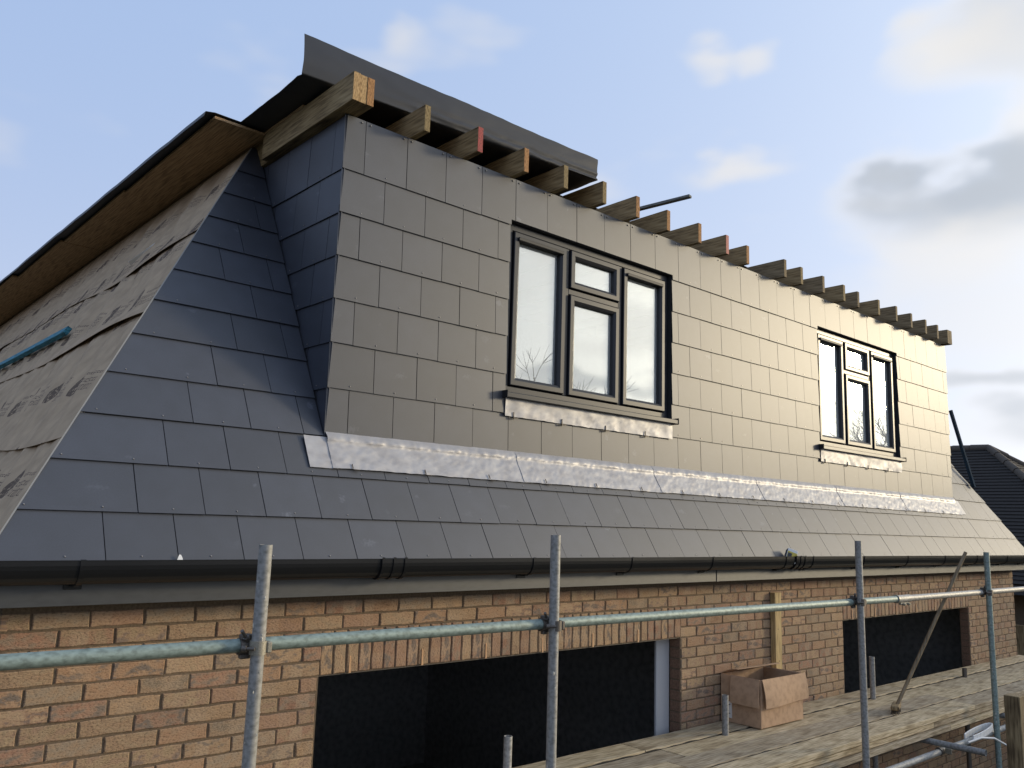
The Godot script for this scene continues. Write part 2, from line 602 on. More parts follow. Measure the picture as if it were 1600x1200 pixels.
const CELLS_X := 4
const CELLS_Y := 8
func brick_material() -> void:
	# 32 different brick faces: base tone, smoke patches, drag marks and pits
	var w := 1024
	var h := 1024
	var im := Image.create_empty(w, h, false, Image.FORMAT_RGB8)
	var hi := Image.create_empty(w, h, false, Image.FORMAT_L8)
	var patch := FastNoiseLite.new()
	patch.seed = 71
	patch.frequency = 0.011
	patch.fractal_octaves = 3
	var rough := FastNoiseLite.new()
	rough.seed = 72
	rough.frequency = 0.05
	rough.fractal_octaves = 5
	var fold := FastNoiseLite.new()
	fold.seed = 73
	fold.frequency = 0.022
	fold.fractal_type = FastNoiseLite.FRACTAL_RIDGED
	fold.fractal_octaves = 3
	var tones := [Color(0.49, 0.31, 0.175), Color(0.50, 0.335, 0.20), Color(0.47, 0.285, 0.18), Color(0.52, 0.36, 0.21), Color(0.44, 0.24, 0.15), Color(0.41, 0.30, 0.20), Color(0.50, 0.32, 0.19), Color(0.46, 0.27, 0.155)]
	var r := RandomNumberGenerator.new()
	r.seed = 70
	var cw := w / CELLS_X
	var ch := h / CELLS_Y
	for cy in CELLS_Y:
		for cx in CELLS_X:
			var k := cy * CELLS_X + cx
			var base: Color = tones[k % tones.size()] * r.randf_range(0.62, 0.86)
			var other: Color = tones[(k * 3 + 1) % tones.size()] * 0.78
			var smoke := r.randf_range(0.55, 1.0) if k % 3 == 1 else r.randf_range(0.0, 0.3)
			var lo := r.randf_range(0.0, 0.6)
			var hi_x := lo + r.randf_range(0.2, 0.45)
			var band := r.randf_range(0.0, 0.5)
			var crease := 1.0 if k % 3 == 0 else 0.35
			for y in ch:
				for x in cw:
					var px := cx * cw + x
					var py := cy * ch + y
					var u := float(x) / cw
					var p := patch.get_noise_2d(px + k * 300.0, py)
					var n := rough.get_noise_2d(px, py + k * 77.0)
					var f := fold.get_noise_2d(px + py * 0.7, py * 2.0 + k * 50.0)
					var c := base.lerp(other, clampf(0.35 + p * 0.9, 0.0, 0.8))
					c = c.lerp(Color(0.42, 0.30, 0.195), band * smooth(lo - 0.02, lo + 0.02, u + n * 0.03) * smooth(hi_x + 0.02, hi_x - 0.02, u + n * 0.03))
					var s := smooth(0.05, 0.5, p + 0.25 * n) * smoke
					c = c.lerp(Color(0.155, 0.125, 0.105), s * 0.85)
					var g := 1.0 + 0.20 * n
					if n < -0.34:
						g *= 0.72
					g *= 1.0 - 0.22 * crease * smooth(0.45, 0.8, f)
					c *= g
					im.set_pixel(px, py, Color(clampf(c.r * 0.92, 0, 1), clampf(c.g * 0.945, 0, 1), clampf(c.b * 0.96, 0, 1)).linear_to_srgb())
					hi.set_pixel(px, py, Color.from_hsv(0, 0, clampf(0.6 + 0.55 * n - 0.4 * crease * smooth(0.4, 0.8, f), 0.0, 1.0)))
	var m := StandardMaterial3D.new()
	m.albedo_texture = ImageTexture.create_from_image(im)
	m.roughness = 0.95
	m.heightmap_enabled = true
	m.heightmap_texture = ImageTexture.create_from_image(hi)
	m.heightmap_scale = 0.16
	M.brick = m

func felt_material() -> StandardMaterial3D:
	# roofing underlay: brown-grey woven sheet with rows of blurred dark print
	var w := 1024
	var h := 1024
	var im := Image.create_empty(w, h, false, Image.FORMAT_RGB8)
	var n1 := FastNoiseLite.new()
	n1.seed = 81
	n1.frequency = 0.008
	n1.fractal_octaves = 5
	var n2 := FastNoiseLite.new()
	n2.seed = 82
	n2.frequency = 0.3
	for y in h:
		for x in w:
			var v := 1.0 + 0.22 * n1.get_noise_2d(x, y) + 0.08 * n2.get_noise_2d(x, y * 3.0)
			var c := Color(0.41 * v, 0.305 * v, 0.20 * v)
			im.set_pixel(x, y, c.linear_to_srgb())
	var r := RandomNumberGenerator.new()
	r.seed = 83
	# print: each mark is a solid shield shape beside three lines of small strokes
	for row in 3:
		for col in 3:
			var ox := 40 + col * 340 + (row % 2) * 120
			var oy := 40 + row * 335
			for y in 120:
				for x in 90:
					var d := absf(x - 45.0) / 45.0 + pow(absf(y - 50.0) / 68.0, 2.0)
					if d < 1.0 and n1.get_noise_2d((ox + x) * 6.0, (oy + y) * 6.0) > -0.28:
						dab(im, ox + x, oy + y, 0.55)
			for line in 3:
				var x := 104
				while x < 270:
					var wide := r.randi_range(7, 20)
					var tall: int = [26, 18, 12][line]
					for yy in tall:
						for xx in wide:
							if (xx < 5 or yy < 4 or yy > tall - 5) and n2.get_noise_2d(ox + x + xx, oy + yy) > -0.5:
								dab(im, ox + x + xx, oy + 10 + line * 38 + yy, 0.5)
					x += wide + 6
	var m := StandardMaterial3D.new()
	m.albedo_texture = ImageTexture.create_from_image(im)
	m.uv1_scale = Vector3(1.0 / 1.5, 1.0 / 1.5, 1)
	m.roughness = 0.9
	m.metallic_specular = 0.25
	return m

func dab(im: Image, x: int, y: int, k: float) -> void:
	x = posmod(x, im.get_width())
	y = posmod(y, im.get_height())
	im.set_pixel(x, y, im.get_pixel(x, y).lerp(Color(0.16, 0.13, 0.13), k))

# ------------------------------------------------------------------ setting
func setting() -> void:
	var st := fresh()
	var n := FastNoiseLite.new()
	n.seed = 90
	n.frequency = 0.05
	sheet(st, 40, 40, func(u: float, v: float) -> Array:
		var p := Vector3((u - 0.5) * 900.0, 0, (0.5 - v) * 900.0)
		p.y = GROUND + n.get_noise_2d(p.x, p.z) * clampf((Vector2(p.x - 4.0, p.z).length() - 30.0) * 0.01, 0.0, 1.5)
		return [p, Vector2(p.x, p.z)])
	var g := obj("ground", st, M.ground)
	tag(g, "rough brown and green ground round the house", "", "", "structure")

# ------------------------------------------------------------------ the house
const LEFT := -1.53
const RIGHT := 9.97
const COURSE := 0.0765
const BED := -1.032        # the bed on top of the soldier course
const OPENINGS := [[-0.055, 2.975], [5.462, 8.465]]
const HEAD := -1.258
const SILL := -2.52
const TOP := -0.80

var house_node: Node3D

func house() -> void:
	house_node = thing("brick_house", "buff brick bungalow with dark slate mansard roof and long slate-hung dormer", "house", Vector3.ZERO)
	walls()
	roof_slopes()
	dormer()
	for x in [[1.335, 0.425], [5.505, 0.415]]:
		window(x[0], x[1])
	eaves()
	flashing()
	flat_roof()

func walls() -> void:
	var st := fresh()
	var back := WALL - 0.105
	var face_z := WALL - 0.007
	# the mortar body of the front wall, in butted blocks round the two openings
	span(st, Vector3(LEFT, HEAD, back), Vector3(RIGHT, TOP, face_z))
	var xs := [LEFT, OPENINGS[0][0], OPENINGS[0][1], OPENINGS[1][0], OPENINGS[1][1], RIGHT]
	for k in [0, 2, 4]:
		span(st, Vector3(xs[k], SILL, back), Vector3(xs[k + 1], HEAD, face_z))
	span(st, Vector3(LEFT, GROUND - 0.1, back), Vector3(RIGHT, SILL, face_z))
	var wall := obj("front_wall", st, M.mortar, house_node)
	# bricks
	var full := []
	for k in CELLS_X * CELLS_Y:
		full.append(brick_mesh(0.2195, 0.0665, k, false))
	var upright := []
	for k in 16:
		upright.append(brick_mesh(0.0685, 0.218, k * 2, true))
	var placed := []     # [mesh, position, distance to the eye]
	var eye := Vector3(-2.3333, -0.4353, 4.2401)
	for row in range(-2, 33):
		var top := BED - row * COURSE
		var yc := top - COURSE * 0.5
		var start := -0.043 if posmod(row, 2) == 0 else -0.163
		start -= 0.2295 * 8.0
		if row >= 0 and row < 3:
			start += 0.004
		for k in 70:
			var a := start + 0.2295 * k
			var spans := [[a, a + 0.2295]]
			var cuts := []
			if row >= 0 and row < 3:
				cuts = [[OPENINGS[0][0] + 0.006, OPENINGS[0][1] - 0.002], [OPENINGS[1][0] + 0.003, OPENINGS[1][1]]]
			elif top < HEAD + 0.02 and top > SILL:
				cuts = [[OPENINGS[0][0] - 0.005, OPENINGS[0][1] + 0.005], [OPENINGS[1][0] - 0.005, OPENINGS[1][1] + 0.005]]
			cuts.append([-9.0, LEFT - 0.004])
			cuts.append([RIGHT + 0.004, 99.0])
			for c in cuts:
				var left := []
				for s in spans:
					if s[1] <= c[0] or s[0] >= c[1]:
						left.append(s)
					else:
						if s[0] < c[0]:
							left.append([s[0], c[0]])
						if s[1] > c[1]:
							left.append([c[1], s[1]])
				spans = left
			for s in spans:
				var wide: float = s[1] - s[0] - 0.010
				if wide < 0.02:
					continue
				var m: Mesh = full[rng.randi() % full.size()] if wide > 0.2185 else brick_mesh(wide, 0.0665, rng.randi() % 32, false)
				placed.append([m, Vector3((s[0] + s[1]) * 0.5, yc, WALL + rng.randf_range(-0.003, 0.002)), "brick"])
	for o in OPENINGS:
		var n := int(round((o[1] - o[0]) / 0.0785))
		var pitch: float = (o[1] - o[0] + 0.002) / n
		for k in n:
			placed.append([upright[rng.randi() % upright.size()], Vector3(o[0] + pitch * (k + 0.5), (HEAD + BED) * 0.5 - 0.001, WALL + rng.randf_range(-0.002, 0.002)), "soldier_brick"])
	placed.sort_custom(func(p: Array, q: Array) -> bool: return eye.distance_squared_to(p[1]) < eye.distance_squared_to(q[1]))
	var rest := fresh()
	var count := 0
	for p in placed:
		if count < 298 and p[1].y > -2.0:
			var b := put(p[2], p[0], M.brick, wall)
			b.position = p[1]
			count += 1
		else:
			rest.append_from(p[0], 0, Transform3D(Basis(), p[1]))
	tag(obj("bricks", rest, M.brick, wall), "smaller looking bricks towards the far end of the wall", "", "", "stuff")
	# brick returns inside the openings' right-hand jambs
	for o in OPENINGS:
		var jamb := fresh()
		for row in range(3, 13):
			var yc := BED - (row + 0.5) * COURSE
			box(jamb, Vector3(o[1] - 0.0005, yc, WALL - 0.055), Vector3(0.006, 0.0665, 0.088), 0.002)
		obj("jamb_brickwork", jamb, M.jamb, house_node)
	# little clay-coloured weep vents in the soldier joints
	for o in OPENINGS:
		var wx: float = o[0] + 0.0785 * 2.0 + 0.018
		while wx < o[1] - 0.1:
			var wv := fresh()
			face(wv, [Vector3(wx - 0.004, HEAD, WALL + 0.006), Vector3(wx + 0.009, HEAD, WALL + 0.006), Vector3(wx + 0.004, HEAD + 0.09, WALL + 0.002), Vector3(wx - 0.002, HEAD + 0.09, WALL + 0.002)], Vector3(wx, HEAD, 0))
			span(wv, Vector3(wx - 0.004, HEAD - 0.0005, WALL - 0.01), Vector3(wx + 0.008, HEAD + 0.085, WALL + 0.004), 0.002)
			obj("weep_vent", wv, M.clay, house_node)
			wx += 0.0785 * 6.0
	# lintel angle under the soldiers
	for o in OPENINGS:
		var l := fresh()
		span(l, Vector3(o[0] - 0.004, HEAD - 0.006, WALL - 0.10), Vector3(o[1] - 0.004, HEAD - 0.001, WALL - 0.012))
		obj("steel_lintel", l, M.steel, house_node)
	# the grey board fixed in the reveal of the wide opening
	var bd := fresh()
	span(bd, Vector3(2.812, SILL, 0.088), Vector3(2.966, HEAD - 0.01, 0.11), 0.004)
	obj("reveal_board", bd, M.upvc, house_node)
	# the other outer walls, the floor and ceiling that close the rooms
	for x in [[LEFT, LEFT + 0.3], [RIGHT - 0.3, RIGHT]]:
		var s := fresh()
		span(s, Vector3(x[0], GROUND - 0.1, -13.2), Vector3(x[1], TOP, back - 0.002))
		var sw := obj("side_wall", s, M.mortar, house_node)
		if x[0] == LEFT:
			var sb := fresh()
			for row in range(-2, 33):
				for k in 57:
					var z := WALL - 0.03 - 0.2295 * (k + (0.5 if row % 2 else 0.0)) - 0.08
					sb.append_from(full[rng.randi() % full.size()], 0, Transform3D(Basis(Vector3(0, 0, 1), Vector3.UP, Vector3(-1, 0, 0)), Vector3(LEFT - 0.006, BED - (row + 0.5) * COURSE, z)))
			tag(obj("bricks", sb, M.brick, sw), "bricks of the side wall", "", "", "stuff")
	var bw := fresh()
	span(bw, Vector3(LEFT, GROUND - 0.1, -13.5), Vector3(RIGHT, TOP, -13.202))
	obj("rear_wall", bw, M.mortar, house_node)
	var fl := fresh()
	span(fl, Vector3(LEFT + 0.302, GROUND, -13.2), Vector3(RIGHT - 0.302, -3.36, back - 0.002))
	obj("room_floor", fl, M.block, house_node)
	var ce := fresh()
	span(ce, Vector3(LEFT + 0.302, -1.02, -13.2), Vector3(RIGHT - 0.302, -0.96, back - 0.002))
	obj("room_ceiling", ce, M.block, house_node)
	for x in [4.1, 9.2]:
		var pw := fresh()
		span(pw, Vector3(x, -3.358, -13.2), Vector3(x + 0.12, -1.022, back - 0.004))
		obj("partition_wall", pw, M.block, house_node)
	var cross := fresh()
	span(cross, Vector3(LEFT + 0.31, -3.358, -4.6), Vector3(RIGHT - 0.31, -1.022, -4.48))
	obj("cross_wall", cross, M.block, house_node)

func brick_mesh(w: float, h: float, cell: int, upright: bool) -> ArrayMesh:
	var r := RandomNumberGenerator.new()
	r.seed = 1000 + cell * 7 + int(w * 1000.0)
	var st := fresh()
	var ring := []
	var long := 4
	var short := 2
	if upright:
		long = 2
		short = 4
	for i in long:
		ring.append(Vector2(-0.5 + float(i) / long, -0.5))
	for i in short:
		ring.append(Vector2(0.5, -0.5 + float(i) / short))
	for i in long:
		ring.append(Vector2(0.5 - float(i) / long, 0.5))
	for i in short:
		ring.append(Vector2(-0.5, 0.5 - float(i) / short))
	var cell0 := Vector2(cell % CELLS_X, cell / CELLS_X)
	var to_uv := func(q: Vector2) -> Vector2:
		var t := Vector2(clampf(q.y / h + 0.5, 0.02, 0.98), clampf(q.x / w + 0.5, 0.03, 0.97)) if upright else Vector2(clampf(q.x / maxf(w, 0.2195) + 0.5, 0.02, 0.98), clampf(q.y / h + 0.5, 0.03, 0.97))
		return Vector2((cell0.x + t.x) / CELLS_X, (cell0.y + t.y) / CELLS_Y)
	var back := []
	var edge := []
	var front := []
	for q in ring:
		var p := Vector2(q.x * w, q.y * h)
		var jit := Vector2(r.randf_range(-0.0026, 0.0018), r.randf_range(-0.0022, 0.0022))
		back.append(Vector3(p.x, p.y, -0.03))
		edge.append(Vector3(p.x + jit.x, p.y + jit.y, -r.randf_range(0.0025, 0.006)))
		var inset := Vector2(signf(q.x) * (0.004 if absf(q.x) > 0.49 else 0.0), signf(q.y) * (0.004 if absf(q.y) > 0.49 else 0.0))
		front.append(Vector3(p.x - inset.x + jit.x, p.y - inset.y + jit.y, r.randf_range(-0.0012, 0.0012)))
	var n := ring.size()
	var inside := Vector3(0, 0, -0.02)
	for i in n:
		var j := (i + 1) % n
		for pair in [[back, edge], [edge, front]]:
			var q := [pair[0][i], pair[0][j], pair[1][j], pair[1][i]]
			var uv := []
			for v in q:
				uv.append(to_uv.call(Vector2(v.x, v.y)))
			face(st, [q[0], q[1], q[2]], inside, [uv[0], uv[1], uv[2]])
			face(st, [q[0], q[2], q[3]], inside, [uv[0], uv[2], uv[3]])
		var c := Vector3(0, 0, 0.0)
		face(st, [c, front[i], front[j]], Vector3(0, 0, -0.5), [to_uv.call(Vector2.ZERO), to_uv.call(Vector2(front[i].x, front[i].y)), to_uv.call(Vector2(front[j].x, front[j].y))])
	return st.commit()

const GAUGE := [-0.765, -0.525, -0.265, 0.0, 0.262, 0.532, 0.797, 1.062, 1.328, 1.594, 1.86, 2.126, 2.44]
const HIP := -1.275        # where the left hip crosses the line of the dormer's foot
const HIP_RIGHT := 9.77
const PITCH := 0.3075

func slates(called: String, parent: Node, o: Vector3, f: Basis, rows: Array, regions: Array, holes: Array, phase: Array, first_gap: float, left_edge: Callable, rivets: SurfaceTool, low := 0.006, high := -0.004) -> void:
	for k in rows.size() - 1:
		var v0: float = rows[k]
		var v1: float = rows[k + 1]
		var tail := 0.045 if k < rows.size() - 2 else 0.0
		var joints := []
		var from: float = left_edge.call(v0)
		var u: float = phase[k % 2] - PITCH * 12.0
		joints.append(-9.0)
		while u < 12.0:
			if u > from + first_gap:
				joints.append(u)
			u += PITCH
		joints.append(20.0)
		for j in joints.size() - 1:
			var wob := rng.randf_range(-0.0015, 0.0015)
			var pieces := [rect(joints[j] + 0.0021, v0 + wob, joints[j + 1] - 0.0021, v1 + tail)]
			var kept := []
			for region in regions:
				for p in pieces:
					for q in Geometry2D.intersect_polygons(p, region):
						kept.append(q)
			for hole in holes:
				var next := []
				for p in kept:
					for q in Geometry2D.clip_polygons(p, hole):
						next.append(q)
				kept = next
			for p in kept:
				if absf(area(p)) < 0.0012:
					continue
				var lift := rng.randf_range(-0.001, 0.001)
				var st := fresh()
				slab(st, p, o, f, func(_u: float, v: float) -> float: return lift + lerpf(low, high, clampf((v - v0) / (v1 - v0), 0.0, 1.2)), 0.005)
				obj(called, st, M.slate[rng.randi() % 3], parent)
		# one disc rivet above each joint of the course below, which is the middle of a slate's foot
		var ru: float = phase[(k + 1) % 2] - PITCH * 12.0
		while ru < 11.0:
			var q := Vector2(ru, v0 + 0.022)
			ru += PITCH
			var inside := false
			for region in regions:
				inside = inside or Geometry2D.is_point_in_polygon(q, region)
			for hole in holes:
				inside = inside and not Geometry2D.is_point_in_polygon(q, hole)
			if inside:
				var c := o + f.x * q.x + f.y * q.y + f.z * (low - 0.001)
				tube(rivets, c, c + f.z * 0.0035, 0.0045, 0.003, 7)

func roof_slopes() -> void:
	var f := Basis(SLOPE_X, SLOPE_Y, SLOPE_Z)
	var o := Vector3.ZERO
	var base := fresh()
	var flat := func(_u: float, _v: float) -> float: return -0.011
	slab(base, PackedVector2Array([Vector2(HIP - 0.3825, -0.75), Vector2(HIP_RIGHT + 0.3825, -0.75), Vector2(HIP_RIGHT, -0.02), Vector2(HIP, -0.02)]), o, f, flat, 0.03)
	slab(base, PackedVector2Array([Vector2(HIP, -0.02), Vector2(0.02, -0.02), Vector2(0.02, 2.44), Vector2(HIP + 1.22, 2.44)]), o, f, flat, 0.03)
	slab(base, PackedVector2Array([Vector2(8.69, -0.02), Vector2(HIP_RIGHT, -0.02), Vector2(HIP_RIGHT - 1.07, 2.14), Vector2(8.69, 2.14)]), o, f, flat, 0.03)
	var slope := obj("roof_slope", base, M.underlay, house_node)
	var rivets := fresh()
	var low_rows := GAUGE.slice(0, 4)
	var high_rows := GAUGE.slice(3)
	var hip_at := func(s: float) -> float: return HIP + 0.5 * s
	var below := PackedVector2Array([Vector2(HIP - 0.3825, -0.765), Vector2(HIP_RIGHT + 0.3825, -0.765), Vector2(HIP_RIGHT + 0.025, 0.05), Vector2(HIP + 0.025, 0.05)])
	below = PackedVector2Array([Vector2(HIP - 0.3825, -0.765), Vector2(HIP_RIGHT + 0.3825, -0.765), Vector2(HIP_RIGHT - 0.025, 0.05), Vector2(8.72, 0.05), Vector2(8.72, -0.004), Vector2(-0.02, -0.004), Vector2(-0.02, 0.05), Vector2(HIP + 0.025, 0.05)])
	slates("roof_slate", slope, o, f, low_rows, [below], [], [-1.205, -1.056], 0.30, hip_at, rivets)
	var side := PackedVector2Array([Vector2(HIP, 0.0), Vector2(-0.012, 0.0), Vector2(-0.012, 2.44), Vector2(HIP + 1.22, 2.44)])
	var far_side := PackedVector2Array([Vector2(8.712, 0.0), Vector2(HIP_RIGHT, 0.0), Vector2(8.72, 2.1)])
	slates("roof_slate", slope, o, f, high_rows, [side, far_side], [], [-1.056, -1.205], 0.30, hip_at, rivets)
	tag(obj("slate_rivets", rivets, M.rivet, slope), "small bright disc rivets at the feet of the slates", "", "", "stuff")
	# pale metal edge along the left hip
	var tr := fresh()
	var a := f * Vector3(HIP - 0.3825, -0.765, 0.0)
	var b := f * Vector3(HIP + 1.21, 2.42, 0.0)
	bar(tr, a + Vector3(-0.004, 0.0, 0.003), b + Vector3(-0.004, 0.0, 0.003), 0.006, 0.005, SLOPE_Z)
	obj("hip_edge_strip", tr, M.trim, house_node)
	# the left hip face: boarding under sheets of roofing underlay
	var lf := Basis(Vector3(0, 0, 1), Vector3(0.5, 0.8660254, 0), Vector3(-0.8660254, 0.5, 0))
	var lo := Vector3(HIP, 0, 0)
	# u is z, v runs up the slope; the hip is the line u = -0.5 v
	var deck := fresh()
	slab(deck, PackedVector2Array([Vector2(-13.5, -0.765), Vector2(0.3825, -0.765), Vector2(-1.22, 2.44), Vector2(-12.2, 2.44)]), lo, lf, func(_u: float, _v: float) -> float: return -0.075, 0.03)
	var hip := obj("hip_roof", deck, M.underlay, house_node)
	var folds := FastNoiseLite.new()
	folds.seed = 44
	folds.frequency = 1.0
	folds.fractal_octaves = 3
	var drift := FastNoiseLite.new()
	drift.seed = 45
	drift.frequency = 1.0
	drift.fractal_type = FastNoiseLite.FRACTAL_NONE
	var laps := [-0.80, -0.12, 0.66, 1.42, 2.44]
	for k in 4:
		var v0: float = laps[k]
		var v1: float = laps[k + 1] + 0.10 if k < 3 else 2.44
		var st := fresh()
		var lift := 0.007 * k
		sheet(st, 200, 26, func(u: float, v: float) -> Array:
			var wave := drift.get_noise_2d(lerpf(-13.2, 1.0, pow(u, 0.6)) * 0.30, k * 9.0) * 0.09
			var vv := lerpf(v0 + (wave if k > 0 else 0.0), v1, v)
			var end := -0.5 * vv - 0.004
			var uu := lerpf(-13.2, end, pow(u, 0.6))
			var slack := smooth(0.0, 0.12, 1.0 - u) * 0.5 + 0.5
			var crease := folds.get_noise_2d(uu * 3.0 + vv * 2.6, vv * 0.45 - uu * 0.3 + k * 5.0)
			var fine := folds.get_noise_2d(uu * 14.0 + vv * 8.0, vv * 3.0 + k * 3.0)
			var height := -0.022 + lift + (0.034 * crease + 0.005 * fine) * slack * smooth(-0.02, 0.30, v + (1.0 if k == 0 else 0.0)) * smooth(1.02, 0.78, v)
			# the lower edge of each sheet stands off here and there
			if k > 0:
				height += smooth(0.16, 0.0, v) * (0.002 + 0.028 * maxf(0.0, drift.get_noise_2d(uu * 0.45, 30.0 + k * 3.0)))
			return [lo + lf * Vector3(uu, vv, height), Vector2(uu, vv * 1.0 + k * 0.37)], 0.002)
		obj("underlay_sheet", st, M.felt, hip)
	var tape := fresh()
	var tp := lo + lf * Vector3(-1.50, 1.50, 0.055)
	sheet(tape, 4, 4, func(u: float, v: float) -> Array:
		return [tp + lf * Vector3(-0.20 + 0.20 * u + 0.02 * v, -0.11 * (1.0 - u) * 1.2 + 0.02 * v * u, 0.03 * v * (1.0 - u)), Vector2(u, v)], 0.001)
	obj("torn_white_tape", tape, M.white, hip)
	# the right hip and the rear slope, which close the roof
	var rf := Basis(Vector3(0, 0, -1), Vector3(-0.5, 0.8660254, 0), Vector3(0.8660254, 0.5, 0))
	var rs := fresh()
	slab(rs, PackedVector2Array([Vector2(-0.3825, -0.765), Vector2(13.5, -0.765), Vector2(12.2, 2.44), Vector2(1.22, 2.44)]), Vector3(HIP_RIGHT, 0, 0), rf, func(_u: float, _v: float) -> float: return -0.002, 0.04)
	obj("hip_roof", rs, M.slate[0], house_node)
	var bs := fresh()
	face(bs, [Vector3(-1.6, -0.66, -13.6), Vector3(10.1, -0.66, -13.6), Vector3(8.5, 2.11, -12.1), Vector3(0.0, 2.11, -12.1)], Vector3(4, 0, 0))
	face(bs, [Vector3(-1.6, -0.7, -13.59), Vector3(10.1, -0.7, -13.59), Vector3(8.5, 2.07, -12.09), Vector3(0.0, 2.07, -12.09)], Vector3(4, 0, -30))
	obj("rear_roof_slope", bs, M.slate[0], house_node)

const WINDOWS := [[1.335, 0.425, 3.125, 1.632], [5.505, 0.415, 7.295, 1.625]]
const RISE := [0.0, 0.2796, 0.5458, 0.8074, 1.0658, 1.329, 1.60, 1.945]
const DORMER := 8.70

func dormer() -> void:
	# the boarded front, in butted blocks round the two windows
	var st := fresh()
	var z0 := -0.16
	var z1 := -0.008
	var y0 := -0.01
	var y1 := 1.947
	var x := 0.02
	for w in WINDOWS:
		span(st, Vector3(x, y0, z0), Vector3(w[0], y1, z1))
		span(st, Vector3(w[0], y0, z0), Vector3(w[2], w[1], z1))
		span(st, Vector3(w[0], w[3], z0), Vector3(w[2], y1, z1))
		x = w[2]
	span(st, Vector3(x, y0, z0), Vector3(DORMER, y1, z1))
	var front := obj("dormer_front", st, M.underlay, house_node)
	var rivets := fresh()
	var holes := []
	for w in WINDOWS:
		holes.append(rect(w[0] - 0.006, w[1] - 0.01, w[2] + 0.006, w[3] + 0.006))
	slates("cladding_slate", front, Vector3.ZERO, Basis(), RISE, [rect(-0.010, 0.0, DORMER + 0.01, 1.945)], holes, [0.136, 0.294], 0.10, func(_v: float) -> float: return -0.01, rivets, 0.008, -0.002)
	# extra fixings along the cut heads
	var u := 0.136
	while u < DORMER:
		for d in [-0.03, 0.03]:
			tube(rivets, Vector3(u + d, 1.925, 0.001), Vector3(u + d, 1.925, 0.006), 0.006, 0.004, 7)
		u += PITCH
	tag(obj("slate_rivets", rivets, M.rivet, front), "small bright disc rivets at the feet of the cladding slates", "", "", "stuff")
	# the left cheek
	var ck := fresh()
	var cf := Basis(Vector3(0, 0, 1), Vector3(0, 1, 0), Vector3(-1, 0, 0))
	var tri := PackedVector2Array([Vector2(-0.004, 0.0), Vector2(-0.004, 1.947), Vector2(-1.124, 1.947)])
	slab(ck, tri, Vector3(0.004, 0, 0), cf, func(_u: float, _v: float) -> float: return -0.002, 0.1)
	var cheek := obj("dormer_cheek", ck, M.underlay, house_node)
	var cr := fresh()
	slates("cheek_slate", cheek, Vector3(0, 0, 0), cf, RISE, [PackedVector2Array([Vector2(0.006, -0.02), Vector2(0.006, 1.945), Vector2(-1.13, 1.945)])], [], [-0.13, -0.28], 0.0, func(_v: float) -> float: return -1.2, cr, 0.007, -0.003)
	tag(obj("slate_rivets", cr, M.rivet, cheek), "small disc rivets in the cheek slates", "", "", "stuff")
	var rc := fresh()
	slab(rc, PackedVector2Array([Vector2(-0.164, 0.2), Vector2(-0.164, 1.947), Vector2(-1.124, 1.947)]), Vector3(DORMER - 0.1, 0, 0), cf, func(_u: float, _v: float) -> float: return 0.0, 0.1)
	obj("dormer_cheek", rc, M.slate[0], house_node)
	# the dark loft behind the glass
	var loft := fresh()
	span(loft, Vector3(0.2, -0.05, -3.1), Vector3(8.5, 1.93, -3.0))
	span(loft, Vector3(0.2, -0.10, -3.1), Vector3(8.5, -0.052, -0.17))
	obj("loft_lining", loft, M.block, house_node)

func rect_sweep(st: SurfaceTool, lo: Vector2, hi: Vector2, profile: Array) -> void:
	# a mitred frame: profile is [inset, z] pairs from the outside in
	for k in profile.size() - 1:
		var a: Array = profile[k]
		var b: Array = profile[k + 1]
		var qa := [Vector3(lo.x + a[0], lo.y + a[0], a[1]), Vector3(hi.x - a[0], lo.y + a[0], a[1]), Vector3(hi.x - a[0], hi.y - a[0], a[1]), Vector3(lo.x + a[0], hi.y - a[0], a[1])]
		var qb := [Vector3(lo.x + b[0], lo.y + b[0], b[1]), Vector3(hi.x - b[0], lo.y + b[0], b[1]), Vector3(hi.x - b[0], hi.y - b[0], b[1]), Vector3(lo.x + b[0], hi.y - b[0], b[1])]
		for i in 4:
			var j := (i + 1) % 4
			# turned outwards from the middle of the bar's own section
			var core := Vector3((qa[i].x + qa[j].x) * 0.5, (qa[i].y + qa[j].y) * 0.5, -0.045)
			var to_mid := Vector3((lo.x + hi.x) * 0.5 - core.x, (lo.y + hi.y) * 0.5 - core.y, 0)
			if i % 2 == 0:
				to_mid.x = 0
			else:
				to_mid.y = 0
			core = Vector3(core.x, core.y, -0.045) + to_mid.normalized() * (0.03 - a[0])
			face(st, [qa[i], qa[j], qb[j], qb[i]], core)

